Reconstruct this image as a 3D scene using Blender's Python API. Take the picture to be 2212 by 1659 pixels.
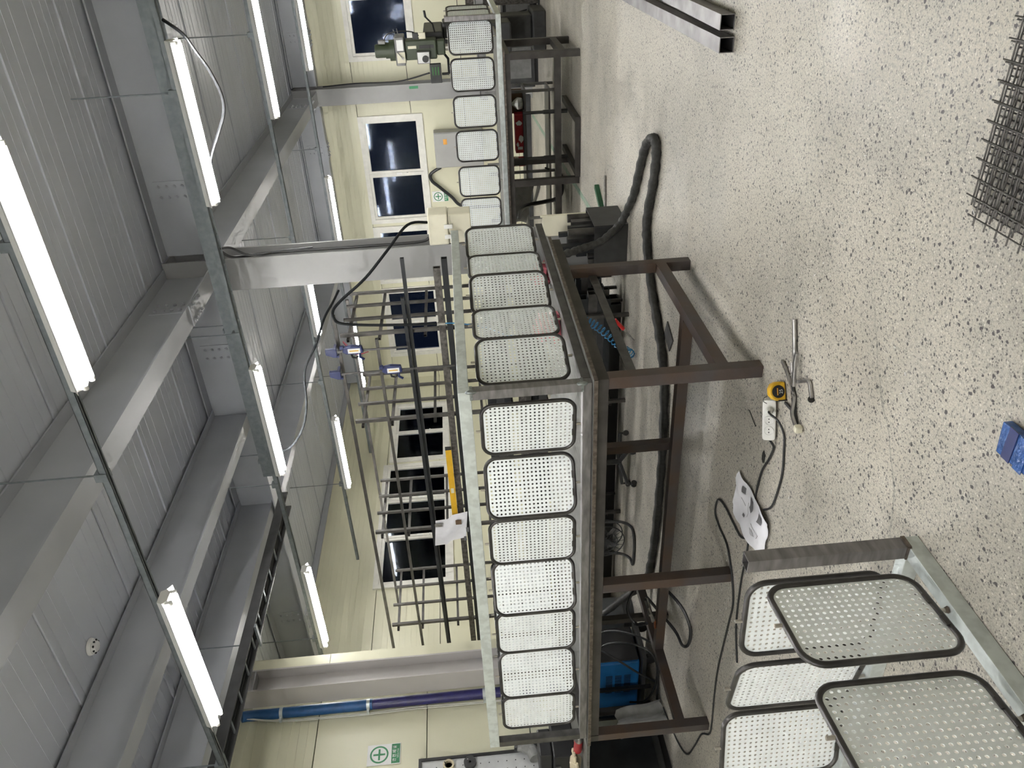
import bpy, math, random
from mathutils import Vector, Matrix
from mathutils.geometry import delaunay_2d_cdt

random.seed(7)
for o in list(bpy.data.objects):
    bpy.data.objects.remove(o, do_unlink=True)
scene = bpy.context.scene
COL = scene.collection
R = math.radians

# ------------------------------------------------------------------ camera
# The photograph is stored lying on its side: world "down" is the picture's right.
cam_d = bpy.data.cameras.new('camera')
cam = bpy.data.objects.new('camera', cam_d)
COL.objects.link(cam)
fwd = Vector((0.845, 0.533, -0.047)).normalized()
rgt = Vector((0.529, -0.845, -0.078))
rgt = (rgt - fwd * rgt.dot(fwd)).normalized()
dwn = fwd.cross(rgt)
cam.matrix_world = Matrix(((dwn.x, rgt.x, -fwd.x, 0.0), (dwn.y, rgt.y, -fwd.y, 0.0),
                           (dwn.z, rgt.z, -fwd.z, 1.45), (0, 0, 0, 1)))
cam_d.sensor_fit = 'HORIZONTAL'
cam_d.sensor_width = 36.0
cam_d.lens = 36.0 * 1694.0 / 2212.0
cam_d.clip_start = 0.05
cam_d.clip_end = 100
scene.camera = cam

# ------------------------------------------------------------------ night outside, exposure
w = bpy.data.worlds.new('night')
scene.world = w
w.use_nodes = True
w.node_tree.nodes['Background'].inputs[0].default_value = (0.10, 0.14, 0.24, 1)
w.node_tree.nodes['Background'].inputs[1].default_value = 0.035
TUBE_STRENGTH = 60.0
vs = scene.view_settings
vs.view_transform = 'Standard'
vs.look = 'None'
vs.gamma = 1.0
vs.use_curve_mapping = False
vs.exposure = 1.38
scene.cycles.use_adaptive_sampling = True
scene.cycles.adaptive_threshold = 0.14
scene.cycles.adaptive_min_samples = 12
scene.cycles.max_bounces = 5
scene.cycles.diffuse_bounces = 3
scene.cycles.glossy_bounces = 2
scene.cycles.transparent_max_bounces = 6
scene.cycles.caustics_reflective = False
scene.cycles.caustics_refractive = False
scene.cycles.sample_clamp_indirect = 6.0

# ------------------------------------------------------------------ materials
def _new(name):
    m = bpy.data.materials.new(name)
    m.use_nodes = True
    nt = m.node_tree
    return m, nt, nt.nodes['Principled BSDF']

def mat(name, col, rough=0.5, metal=0.0, var=0.0, scale=6.0, bump=0.0, bscale=60.0, col2=None, spec=0.5, stretch=None, detail=2.0, fac=(0.35, 0.65)):
    """plain surface with noise-driven colour variation and fine relief"""
    m, nt, b = _new(name)
    N, L = nt.nodes, nt.links
    b.inputs['Roughness'].default_value = rough
    b.inputs['Metallic'].default_value = metal
    b.inputs['Specular IOR Level'].default_value = spec
    if col2 is None:
        k = 1.0 - var
        col2 = tuple(c * k for c in col)
    tc = N.new('ShaderNodeTexCoord')
    src = tc.outputs['Object']
    if stretch:
        mp = N.new('ShaderNodeMapping')
        mp.inputs['Scale'].default_value = stretch
        L.new(src, mp.inputs['Vector'])
        src = mp.outputs['Vector']
    nz = N.new('ShaderNodeTexNoise')
    nz.inputs['Scale'].default_value = scale
    nz.inputs['Detail'].default_value = detail
    L.new(src, nz.inputs['Vector'])
    rp = N.new('ShaderNodeValToRGB')
    rp.color_ramp.elements[0].position = fac[0]
    rp.color_ramp.elements[1].position = fac[1]
    rp.color_ramp.elements[0].color = (*col2, 1)
    rp.color_ramp.elements[1].color = (*col, 1)
    L.new(nz.outputs['Fac'], rp.inputs['Fac'])
    L.new(rp.outputs['Color'], b.inputs['Base Color'])
    if bump:
        n2 = N.new('ShaderNodeTexNoise')
        n2.inputs['Scale'].default_value = bscale
        L.new(src, n2.inputs['Vector'])
        bp = N.new('ShaderNodeBump')
        bp.inputs['Strength'].default_value = bump
        bp.inputs['Distance'].default_value = 0.01
        L.new(n2.outputs['Fac'], bp.inputs['Height'])
        L.new(bp.outputs['Normal'], b.inputs['Normal'])
    return m

def emit(name, col, strength):
    m, nt, b = _new(name)
    b.inputs['Base Color'].default_value = (0.8, 0.8, 0.8, 1) if strength > 1 else (0.02, 0.06, 0.02, 1)
    b.inputs['Emission Color'].default_value = (*col, 1)
    b.inputs['Emission Strength'].default_value = strength
    return m

def terrazzo():
    m, nt, b = _new('terrazzo_concrete')
    N, L = nt.nodes, nt.links
    tc = N.new('ShaderNodeTexCoord')
    P = tc.outputs['Object']
    def noise(scale, detail=3.0, rough=0.55):
        n = N.new('ShaderNodeTexNoise')
        n.inputs['Scale'].default_value = scale
        n.inputs['Detail'].default_value = detail
        n.inputs['Roughness'].default_value = rough
        L.new(P, n.inputs['Vector'])
        return n
    def ramp(src, stops):
        r = N.new('ShaderNodeValToRGB')
        el = r.color_ramp.elements
        while len(el) < len(stops):
            el.new(0.5)
        for e, (p, c) in zip(el, stops):
            e.position = p
            e.color = (*c, 1) if len(c) == 3 else c
        L.new(src, r.inputs['Fac'])
        return r
    def mix(fac, a, c, mode='MIX'):
        x = N.new('ShaderNodeMix')
        x.data_type = 'RGBA'
        x.blend_type = mode
        if isinstance(fac, float):
            x.inputs['Factor'].default_value = fac
        else:
            L.new(fac, x.inputs['Factor'])
        for s, i in ((a, 6), (c, 7)):
            if isinstance(s, tuple):
                x.inputs[i].default_value = (*s, 1)
            else:
                L.new(s, x.inputs[i])
        return x.outputs[2]
    base = ramp(noise(0.9, 2).outputs['Fac'], [(0.30, (0.41, 0.39, 0.345)), (0.55, (0.505, 0.475, 0.415)), (0.8, (0.56, 0.52, 0.45))]).outputs['Color']
    fine = ramp(noise(190, 1).outputs['Fac'], [(0.30, (0.74, 0.74, 0.74)), (0.5, (1, 1, 1)), (0.70, (1.14, 1.14, 1.13))]).outputs['Color']
    col = mix(1.0, base, fine, 'MULTIPLY')
    mid = ramp(noise(75, 1).outputs['Fac'], [(0.33, (0.72, 0.72, 0.73)), (0.46, (1, 1, 1)), (0.66, (1.06, 1.05, 1.03))]).outputs['Color']
    col = mix(1.0, col, mid, 'MULTIPLY')
    def chips(scale, share, size, dark, soft=0.05, off=0.0):
        nonlocal col
        mp = N.new('ShaderNodeMapping')
        mp.inputs['Location'].default_value = (off, off * 1.7, 0)
        mp.inputs['Rotation'].default_value = (0, 0, off)
        L.new(P, mp.inputs['Vector'])
        dn = N.new('ShaderNodeTexNoise')
        dn.inputs['Scale'].default_value = scale * 1.4
        L.new(mp.outputs['Vector'], dn.inputs['Vector'])
        ad = N.new('ShaderNodeMix')
        ad.data_type = 'RGBA'
        ad.blend_type = 'LINEAR_LIGHT'
        ad.inputs['Factor'].default_value = 0.35 / scale
        L.new(mp.outputs['Vector'], ad.inputs[6])
        L.new(dn.outputs['Color'], ad.inputs[7])
        v = N.new('ShaderNodeTexVoronoi')
        v.voronoi_dimensions = '2D'
        v.inputs['Scale'].default_value = scale
        L.new(ad.outputs[2], v.inputs['Vector'])
        sep = N.new('ShaderNodeSeparateColor')
        L.new(v.outputs['Color'], sep.inputs[0])
        # chip radius varies from cell to cell
        rad = N.new('ShaderNodeMath'); rad.operation = 'MULTIPLY_ADD'
        L.new(sep.outputs[1], rad.inputs[0]); rad.inputs[1].default_value = size * 0.8; rad.inputs[2].default_value = size * 0.45
        d = N.new('ShaderNodeMath'); d.operation = 'SUBTRACT'
        L.new(rad.outputs[0], d.inputs[0]); L.new(v.outputs['Distance'], d.inputs[1])
        s1 = N.new('ShaderNodeMath'); s1.operation = 'DIVIDE'; s1.use_clamp = True
        L.new(d.outputs[0], s1.inputs[0]); s1.inputs[1].default_value = soft
        lt = N.new('ShaderNodeMath'); lt.operation = 'LESS_THAN'
        L.new(sep.outputs[0], lt.inputs[0]); lt.inputs[1].default_value = share
        fm = N.new('ShaderNodeMath'); fm.operation = 'MULTIPLY'
        L.new(s1.outputs[0], fm.inputs[0]); L.new(lt.outputs[0], fm.inputs[1])
        col = mix(fm.outputs[0], col, dark)
    chips(95, 0.14, 0.34, (0.66, 0.63, 0.56), 0.12, 3.1)
    chips(112, 0.27, 0.40, (0.15, 0.142, 0.135), 0.12, 0.0)
    chips(50, 0.17, 0.30, (0.075, 0.07, 0.072), 0.05, 5.3)
    # hairline cracks: only where a broad mask allows them
    v = N.new('ShaderNodeTexVoronoi')
    v.feature = 'DISTANCE_TO_EDGE'
    v.voronoi_dimensions = '2D'
    v.inputs['Scale'].default_value = 0.55
    dn = noise(1.8, 3)
    ad = N.new('ShaderNodeMix'); ad.data_type = 'RGBA'; ad.blend_type = 'LINEAR_LIGHT'
    ad.inputs['Factor'].default_value = 0.16
    L.new(P, ad.inputs[6]); L.new(dn.outputs['Color'], ad.inputs[7])
    L.new(ad.outputs[2], v.inputs['Vector'])
    cr = ramp(v.outputs['Distance'], [(0.0, (1, 1, 1)), (0.0022, (0, 0, 0))])
    mk = ramp(noise(0.45, 2).outputs['Fac'], [(0.50, (0, 0, 0)), (0.58, (0.55, 0.55, 0.55))])
    cm = N.new('ShaderNodeMath'); cm.operation = 'MULTIPLY'
    L.new(cr.outputs['Color'], cm.inputs[0]); L.new(mk.outputs['Color'], cm.inputs[1])
    col = mix(cm.outputs[0], col, (0.16, 0.16, 0.15))
    # worn and oily patches
    st = ramp(noise(1.6, 3, 0.6).outputs['Fac'], [(0.30, (0.80, 0.80, 0.80)), (0.52, (1, 1, 1))]).outputs['Color']
    col = mix(1.0, col, st, 'MULTIPLY')
    L.new(col, b.inputs['Base Color'])
    rr = ramp(noise(2.5, 1).outputs['Fac'], [(0.3, (0.36, 0.36, 0.36)), (0.7, (0.52, 0.52, 0.52))])
    L.new(rr.outputs['Color'], b.inputs['Roughness'])
    b.inputs['Specular IOR Level'].default_value = 0.45
    return m

def night_glass():
    m, nt, b = _new('window_glass')
    N, L = nt.nodes, nt.links
    N.remove(b)
    out = N['Material Output']
    tr = N.new('ShaderNodeBsdfTransparent')
    tr.inputs[0].default_value = (0.55, 0.62, 0.75, 1)
    gl = N.new('ShaderNodeBsdfGlossy')
    gl.inputs['Roughness'].default_value = 0.07
    gl.inputs[0].default_value = (0.30, 0.33, 0.38, 1)
    fr = N.new('ShaderNodeFresnel')
    fr.inputs[0].default_value = 1.5
    mx = N.new('ShaderNodeMixShader')
    L.new(fr.outputs[0], mx.inputs[0]); L.new(tr.outputs[0], mx.inputs[1]); L.new(gl.outputs[0], mx.inputs[2])
    L.new(mx.outputs[0], out.inputs[0])
    return m

M = {}
M['floor'] = terrazzo()
M['wall'] = mat('cream_panel_paint', (0.66, 0.645, 0.485), 0.38, 0, 0.06, 1.2)
M['ceil'] = mat('ceiling_panel_paint', (0.54, 0.565, 0.63), 0.42, 0, 0.06, 1.5)
M['paint'] = mat('grey_steel_paint', (0.39, 0.405, 0.44), 0.45, 0, 0.08, 2.5, 0.03, 30)
M['colpaint'] = mat('grey_column_paint', (0.29, 0.29, 0.29), 0.42, 0, 0.10, 3.0, 0.04, 25)
M['stubpaint'] = mat('grey_ribbed_column_paint', (0.46, 0.44, 0.43), 0.42, 0, 0.08, 3.0)
M['pvc'] = mat('white_window_frame', (0.72, 0.71, 0.66), 0.35, 0, 0.12, 9)
M['glass'] = night_glass()
M['mill'] = mat('mill_scale_steel', (0.115, 0.112, 0.112), 0.42, 0.65, 0.45, 14, 0.05, 90, fac=(0.3, 0.7))
M['millrail'] = mat('ground_steel_tube', (0.27, 0.26, 0.27), 0.40, 0.7, 0.45, 9, 0.05, 90, stretch=(1, 1, 4), fac=(0.3, 0.7))
M['brown'] = mat('rust_primed_steel', (0.075, 0.048, 0.035), 0.5, 0.25, 0.45, 5, 0.06, 70, col2=(0.066, 0.056, 0.056))
M['darkbrown'] = mat('grey_bench_steel', (0.062, 0.056, 0.052), 0.5, 0.4, 0.4, 8, 0.05, 70)
M['galv'] = mat('galvanised_steel', (0.62, 0.67, 0.67), 0.38, 0.40, 0.18, 22, 0.0, 60, fac=(0.4, 0.6))
M['galvrail'] = mat('galvanised_light_rail', (0.25, 0.28, 0.30), 0.45, 0.5, 0.2, 20)
M['sheet'] = mat('zinc_perforated_sheet', (0.90, 0.95, 0.98), 0.40, 0.22, 0.08, 9, 0.0, 60, detail=6, fac=(0.30, 0.55))
M['rod'] = mat('dark_round_rod', (0.085, 0.082, 0.082), 0.36, 0.75, 0.4, 9)
M['pin'] = mat('bright_turned_pin', (0.55, 0.52, 0.48), 0.3, 0.9, 0.2, 30)
M['bare'] = mat('bright_steel', (0.45, 0.44, 0.43), 0.3, 0.9, 0.3, 25)
M['plate'] = mat('scratched_steel_plate', (0.13, 0.13, 0.12), 0.62, 0.1, 0.4, 7, 0.03, 60, stretch=(1, 6, 1))
M['plateedge'] = mat('worn_plate_edge', (0.17, 0.14, 0.12), 0.4, 0.6, 0.5, 40)
M['weld'] = mat('ground_weld', (0.30, 0.33, 0.34), 0.3, 0.85, 0.4, 60, 0.2, 120)
M['white'] = mat('white_plastic', (0.78, 0.78, 0.76), 0.35, 0, 0.04, 10)
M['fixture'] = mat('white_enamel', (0.74, 0.74, 0.72), 0.35, 0, 0.03, 5)
M['tube'] = emit('fluorescent_glow', (1.0, 0.985, 0.955), TUBE_STRENGTH)
M['cable'] = mat('black_cable', (0.018, 0.019, 0.022), 0.45, 0, 0.3, 30)
M['hose'] = mat('wrapped_hose', (0.038, 0.038, 0.037), 0.6, 0, 0.4, 40, 0.35, 45)
M['greycable'] = mat('grey_cable', (0.018, 0.02, 0.022), 0.8, 0, 0.2, 30, spec=0.1)
M['black'] = mat('black_plastic', (0.014, 0.014, 0.016), 0.45, 0, 0.2, 20)
M['dark'] = mat('dark_machine_grey', (0.045, 0.046, 0.048), 0.5, 0.2, 0.3, 9)
M['rack'] = mat('rack_tube_steel', (0.10, 0.095, 0.09), 0.45, 0.55, 0.45, 10, 0.04, 80)
M['rust'] = mat('rusty_tube', (0.13, 0.12, 0.11), 0.55, 0.5, 0.5, 28, 0.08, 60, col2=(0.05, 0.045, 0.042))
M['stock'] = mat('dark_stock_tube', (0.030, 0.033, 0.037), 0.45, 0.5, 0.4, 6)
M['blue'] = mat('blue_enamel', (0.015, 0.14, 0.40), 0.4, 0, 0.15, 6)
M['clampblue'] = mat('navy_clamp_plastic', (0.018, 0.03, 0.13), 0.4, 0, 0.2, 10)
M['yellow'] = mat('yellow_plastic', (0.72, 0.42, 0.02), 0.4, 0, 0.12, 12)
M['red'] = mat('red_carton', (0.36, 0.014, 0.022), 0.45, 0, 0.2, 12)
M['redplastic'] = mat('red_plastic', (0.60, 0.02, 0.02), 0.35, 0, 0.15, 12)
M['pink'] = mat('pink_film', (0.62, 0.14, 0.18), 0.3, 0, 0.3, 15, 0.2, 30)
M['paper'] = mat('crumpled_paper', (0.80, 0.80, 0.85), 0.7, 0, 0.08, 10, 0.15, 25)
M['ink'] = mat('printed_ink', (0.16, 0.16, 0.17), 0.7, 0, 0.1, 20)
M['green'] = mat('sign_green', (0.03, 0.22, 0.09), 0.5, 0, 0.08, 10)
M['dkgreen'] = mat('dark_green_paint', (0.018, 0.10, 0.045), 0.5, 0, 0.2, 10)
M['signwhite'] = mat('sign_white', (0.80, 0.80, 0.80), 0.5, 0, 0.05, 10)
M['peg'] = mat('pegboard_grey', (0.55, 0.56, 0.57), 0.5, 0, 0.10, 12)
M['mgreen'] = mat('machine_green', (0.042, 0.058, 0.032), 0.42, 0, 0.2, 10)
M['mgrey'] = mat('machine_grey', (0.22, 0.22, 0.22), 0.42, 0.3, 0.25, 10)
M['cream'] = mat('cream_plastic', (0.72, 0.69, 0.55), 0.45, 0, 0.08, 6)
M['boxgrey'] = mat('enclosure_grey', (0.36, 0.36, 0.35), 0.45, 0.1, 0.06, 4)
M['pipeblue'] = mat('blue_pipe_sleeve', (0.012, 0.085, 0.25), 0.5, 0, 0.25, 15, 0.1, 40)
M['pipenavy'] = mat('navy_pipe_tape', (0.022, 0.02, 0.13), 0.35, 0, 0.3, 15, 0.15, 40)
M['pipewhite'] = mat('white_conduit', (0.66, 0.65, 0.60), 0.4, 0, 0.08, 10)
M['glove'] = mat('cotton_glove', (0.66, 0.58, 0.42), 0.8, 0, 0.25, 14, 0.3, 70)
M['cloth'] = mat('grey_cloth', (0.27, 0.27, 0.265), 0.85, 0, 0.2, 12, 0.3, 60)
M['cardboard'] = mat('brown_cardboard', (0.16, 0.10, 0.06), 0.7, 0, 0.2, 12)
M['tarp'] = mat('blue_tape_wrap', (0.03, 0.10, 0.33), 0.25, 0, 0.35, 30, 0.4, 60)
M['coil'] = mat('blue_air_hose', (0.03, 0.20, 0.42), 0.3, 0, 0.15, 12)
M['copper'] = mat('copper_jaw', (0.45, 0.16, 0.08), 0.35, 0.8, 0.2, 20)
M['cyl'] = mat('grey_gas_cylinder', (0.10, 0.105, 0.11), 0.45, 0.2, 0.15, 8)
M['greenline'] = mat('worn_green_floor_paint', (0.17, 0.31, 0.22), 0.5, 0, 0.35, 6, col2=(0.30, 0.36, 0.30))
M['oil'] = mat('oily_floor_mark', (0.055, 0.055, 0.055), 0.25, 0, 0.3, 20)
M['screen'] = emit('green_digits', (0.2, 0.9, 0.2), 0.05)
M['orange'] = mat('orange_sticker', (0.75, 0.35, 0.05), 0.5, 0, 0.1, 20)
M['marker'] = mat('black_marker', (0.02, 0.02, 0.02), 0.6, 0, 0.1, 20)

# ------------------------------------------------------------------ mesh collecting
class MB:
    def __init__(self):
        self.v = []
        self.f = []
    def add(self, vs_, fs_, T=None):
        n = len(self.v)
        self.v += [tuple(T @ Vector(p)) for p in vs_] if T is not None else [tuple(p) for p in vs_]
        self.f += [tuple(i + n for i in f) for f in fs_]
        return self
    def box(self, x0, x1, y0, y1, z0, z1, T=None):
        x0, x1 = min(x0, x1), max(x0, x1); y0, y1 = min(y0, y1), max(y0, y1); z0, z1 = min(z0, z1), max(z0, z1)
        V = [(x0, y0, z0), (x1, y0, z0), (x1, y1, z0), (x0, y1, z0), (x0, y0, z1), (x1, y0, z1), (x1, y1, z1), (x0, y1, z1)]
        return self.add(V, [(0, 3, 2, 1), (4, 5, 6, 7), (0, 1, 5, 4), (1, 2, 6, 5), (2, 3, 7, 6), (3, 0, 4, 7)], T)
    def _frame(self, p, q, up):
        p, q = Vector(p), Vector(q)
        d = (q - p).normalized()
        up = Vector(up)
        if abs(d.dot(up)) > 0.98:
            up = Vector((1, 0, 0))
        s = d.cross(up).normalized()
        return p, q, s, s.cross(d).normalized()
    def bar(self, p, q, wd, ht=None, up=(0, 0, 1)):
        """solid bar from p to q, wd across and ht along up"""
        ht = wd if ht is None else ht
        p, q, s, u = self._frame(p, q, up)
        V = []
        for c in (p, q):
            for a, b_ in ((-1, -1), (1, -1), (1, 1), (-1, 1)):
                V.append(c + s * (a * wd / 2) + u * (b_ * ht / 2))
        return self.add(V, [(0, 3, 2, 1), (4, 5, 6, 7), (0, 1, 5, 4), (1, 2, 6, 5), (2, 3, 7, 6), (3, 0, 4, 7)])
    def tubebar(self, p, q, wd, ht=None, t=0.004, up=(0, 0, 1)):
        """hollow rectangular tube with open ends"""
        ht = wd if ht is None else ht
        p, q, s, u = self._frame(p, q, up)
        V = []
        for c in (p, q):
            for k in (0.0, t):
                for a, b_ in ((-1, -1), (1, -1), (1, 1), (-1, 1)):
                    V.append(c + s * (a * (wd / 2 - k)) + u * (b_ * (ht / 2 - k)))
        F = []
        for i in range(4):
            j = (i + 1) % 4
            F += [(i, j, 8 + j, 8 + i), (4 + j, 4 + i, 12 + i, 12 + j), (j, i, 4 + i, 4 + j), (8 + i, 8 + j, 12 + j, 12 + i)]
        return self.add(V, F)
    def cyl(self, p, q, r, n=14, r2=None, caps=True, up=(0, 0, 1)):
        r2 = r if r2 is None else r2
        p, q, s, u = self._frame(p, q, up)
        V = []
        for c, rr in ((p, r), (q, r2)):
            for k in range(n):
                a = 2 * math.pi * k / n
                V.append(c + s * (math.cos(a) * rr) + u * (math.sin(a) * rr))
        F = [(k, (k + 1) % n, n + (k + 1) % n, n + k) for k in range(n)]
        if caps:
            F += [tuple(range(n - 1, -1, -1)), tuple(range(n, 2 * n))]
        return self.add(V, F)
    def tube(self, path, r, n=8, closed=False, caps=True):
        """round sweep along a path; r a number or one per point"""
        P = [Vector(p) for p in path]
        m = len(P)
        rs = r if isinstance(r, (list, tuple)) else [r] * m
        T = []
        for i in range(m):
            a = P[(i - 1) % m] if (closed or i > 0) else P[i]
            b_ = P[(i + 1) % m] if (closed or i < m - 1) else P[i]
            T.append((b_ - a).normalized())
        ref = Vector((0, 0, 1)) if abs(T[0].z) < 0.9 else Vector((1, 0, 0))
        nrm = (ref - T[0] * ref.dot(T[0])).normalized()
        V = []
        for i in range(m):
            nrm = (nrm - T[i] * nrm.dot(T[i])).normalized()
            bn = T[i].cross(nrm)
            for k in range(n):
                a = 2 * math.pi * k / n
                V.append(P[i] + nrm * (math.cos(a) * rs[i]) + bn * (math.sin(a) * rs[i]))
        F = []
        for i in range(m if closed else m - 1):
            j = (i + 1) % m
            for k in range(n):
                l = (k + 1) % n
                F.append((i * n + k, i * n + l, j * n + l, j * n + k))
        if caps and not closed:
            F += [tuple(range(n - 1, -1, -1)), tuple(range((m - 1) * n, m * n))]
        return self.add(V, F)
    def lathe(self, prof, n=20, T=None):
        V, F = [], []
        for r, z in prof:
            for k in range(n):
                a = 2 * math.pi * k / n
                V.append((r * math.cos(a), r * math.sin(a), z))
        for i in range(len(prof) - 1):
            for k in range(n):
                l = (k + 1) % n
                F.append((i * n + k, i * n + l, (i + 1) * n + l, (i + 1) * n + k))
        F += [tuple(range(n - 1, -1, -1)), tuple(range((len(prof) - 1) * n, len(prof) * n))]
        return self.add(V, F, T)
    def prism(self, poly, z0, z1, T=None):
        n = len(poly)
        V = [(x, y, z0) for x, y in poly] + [(x, y, z1) for x, y in poly]
        F = [(i, (i + 1) % n, n + (i + 1) % n, n + i) for i in range(n)] + [tuple(range(n - 1, -1, -1)), tuple(range(n, 2 * n))]
        return self.add(V, F, T)
    def hbeam(self, p, q, b_, h, tf=0.014, tw=0.01, up=(0, 0, 1)):
        """H section: flanges normal to up"""
        p, q, s, u = self._frame(p, q, up)
        pr = [(-b_/2, -h/2), (b_/2, -h/2), (b_/2, -h/2+tf), (tw/2, -h/2+tf), (tw/2, h/2-tf), (b_/2, h/2-tf), (b_/2, h/2), (-b_/2, h/2), (-b_/2, h/2-tf), (-tw/2, h/2-tf), (-tw/2, -h/2+tf), (-b_/2, -h/2+tf)]
        n = len(pr)
        V = [c + s * a + u * d for c in (p, q) for a, d in pr]
        F = [(i, (i + 1) % n, n + (i + 1) % n, n + i) for i in range(n)]
        for o_ in (0, n):
            F += [(o_, o_+1, o_+2, o_+11), (o_+3, o_+4, o_+9, o_+10), (o_+8, o_+5, o_+6, o_+7), (o_+2, o_+3, o_+10, o_+11), (o_+4, o_+5, o_+8, o_+9)]
        return self.add(V, F)

WM = {}     # world matrices of the parents
def _mesh(name, mb, m, smooth=None, inv=None):
    me = bpy.data.meshes.new(name)
    V = mb.v if inv is None else [tuple(inv @ Vector(p)) for p in mb.v]
    me.from_pydata(V, [], mb.f)
    me.materials.append(m if not isinstance(m, str) else M[m])
    if smooth:
        me.polygons.foreach_set('use_smooth', [True] * len(me.polygons))
        me.set_sharp_from_angle(angle=R(smooth))
    me.validate()
    me.update()
    return me
def wmat(o):
    if o is None:
        return Matrix.Identity(4)
    return WM.get(o.name, Matrix.Identity(4))
def obj(name, mb, m, parent=None, smooth=40, bevel=0.0, local=False):
    """one mesh object; coordinates are world ones unless local"""
    inv = None if (local or parent is None) else wmat(parent).inverted()
    me = _mesh(name, mb, m, smooth, inv)
    o = bpy.data.objects.new(name, me)
    COL.objects.link(o)
    o.parent = parent
    WM[o.name] = wmat(parent)
    if bevel:
        md = o.modifiers.new('bevel', 'BEVEL')
        md.width = bevel
        md.segments = 2
        md.limit_method = 'ANGLE'
        md.angle_limit = R(50)
    return o
def tag(o, label=None, cat=None, group=None, kind=None):
    if label: o['label'] = label
    if cat: o['category'] = cat
    if group: o['group'] = group
    if kind: o['kind'] = kind
    return o
def thing(name, label, cat, loc=(0, 0, 0), rotz=0.0, group=None, rot=None):
    o = bpy.data.objects.new(name, None)
    COL.objects.link(o)
    o.empty_display_size = 0.05
    o.location = loc
    o.rotation_euler = rot if rot else (0, 0, rotz)
    WM[o.name] = Matrix.LocRotScale(Vector(loc), o.rotation_euler, None)
    return tag(o, label, cat, group)
def child_copy(src, parent, loc=(0, 0, 0), rot=(0, 0, 0)):
    """copy of a part with its sub-parts under another thing, placed in that thing's own axes"""
    c = src.copy()
    COL.objects.link(c)
    c.parent = parent
    c.location = loc
    c.rotation_euler = rot
    for ch in src.children:
        d = ch.copy()
        COL.objects.link(d)
        d.parent = c
    return c
def piece(name, me, parent, loc=(0, 0, 0), rot=(0, 0, 0), scale=None):
    """a piece that shares mesh data with its like; loc in the parent's axes"""
    o = bpy.data.objects.new(name, me)
    COL.objects.link(o)
    o.parent = parent
    o.location = loc
    o.rotation_euler = rot
    if scale: o.scale = scale
    return o
def smooth_path(pts, k=6):
    P = [Vector(p) for p in pts]
    out = []
    for i in range(len(P) - 1):
        p0, p1, p2, p3 = P[max(i-1, 0)], P[i], P[i+1], P[min(i+2, len(P)-1)]
        for j in range(k):
            t = j / k
            out.append(0.5 * ((2*p1) + (p2-p0)*t + (2*p0-5*p1+4*p2-p3)*t*t + (3*p1-p0-3*p2+p3)*t*t*t))
    out.append(P[-1])
    return out

# ================================================================== THE SETTING
XR, YB, YS, XS, ZC = 15.2, 9.2, 6.9, 5.76, 4.32       # right wall, back wall, near left wall and its end, ceiling
X0, Y0 = -8.6, -2.6

fl = obj('floor', MB().box(X0 - .1, XR + .1, Y0 - .1, YB + .1, -0.12, 0.0), 'floor', smooth=None)
tag(fl, 'polished grey concrete floor speckled with dark stone chips', kind='structure')

def wall(name, label, axis, const, lo, hi, out, wins=(), bands=((0.0, .245), (.245, 1.245), (1.245, 2.245), (2.245, 3.24), (3.24, 4.32)), matn='wall', ribs=2.2):
    """sandwich-panel wall: one piece per horizontal panel (split by the windows), real joints between them"""
    root = thing(name, label, None)
    tag(root, kind='structure')
    for bi, (z0, z1) in enumerate(bands):
        xs = sorted({lo, hi, *[w_[0] for w_ in wins if lo < w_[0] < hi], *[w_[1] for w_ in wins if lo < w_[1] < hi]})
        zs = sorted({z0, z1, *[w_[2] for w_ in wins if z0 < w_[2] < z1], *[w_[3] for w_ in wins if z0 < w_[3] < z1]})
        def free(a, b_, c, d):
            return not any(w_[0] < (a+b_)/2 < w_[1] and w_[2] < (c+d)/2 < w_[3] for w_ in wins)
        run = None
        def flush():
            nonlocal run
            if run and run.v:
                obj('wall_panel', run, matn, root, smooth=None)
            run = None
        for a, b_ in zip(xs, xs[1:]):
            cells = [(c, d) for c, d in zip(zs, zs[1:]) if free(a, b_, c, d)]
            if not cells:
                flush()
                continue
            if run is None:
                run = MB()
            for c, d in cells:
                c2 = c + .005 if c == z0 else c
                d2 = d - .005 if d == z1 else d
                boxes = [(c2, d2, 0.0, 0.08)]
                if ribs and z0 >= ribs and d2 - c2 > .25:
                    k = .085
                    z = c2 + k
                    while z < d2 - .03:
                        boxes.append((z, z + .014, -.005, 0.0))
                        z += k
                for (e0, e1, p0, p1) in boxes:
                    n0, n1 = const + out * p0, const + out * p1
                    if axis == 'X':
                        run.box(n0, n1, a, b_, e0, e1)
                    else:
                        run.box(a, b_, n0, n1, e0, e1)
        flush()
    return root

WR = [(.35, 2.50, 2.04, 3.25), (3.46, 5.55, 2.04, 3.25), (5.62, 6.86, 2.04, 3.25), (6.97, 8.62, 2.04, 3.25)]
WB = [(12.08, 14.08, 2.04, 3.20), (8.86, 12.0, 2.02, 3.30)]
wall('wall_right', 'far cream panel wall behind the milling machine and grey electrical box', 'X', XR, Y0, YB, 1, WR)
wall('wall_back', 'cream panel wall with dark windows behind the steel rack', 'Y', YB, XS, XR, 1, WB)
wall('wall_left', 'cream panel wall carrying the larger safety sign and blue pipe', 'Y', YS, X0, XS, 1, (), bands=((0, .18), (.18, 1.18), (1.18, 2.18), (2.18, 3.257), (3.257, 4.32)), ribs=3.2)
wall('wall_return', 'short cream wall return at the end of the sign wall', 'X', XS - .1, YS + .085, YB, 1)
wall('wall_near', 'plain cream wall behind the camera', 'X', X0, Y0, YS, -1, (), ribs=0)
wall('wall_side', 'plain cream wall beside the camera', 'Y', Y0, X0, XR, -1, (), ribs=0)
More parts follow.
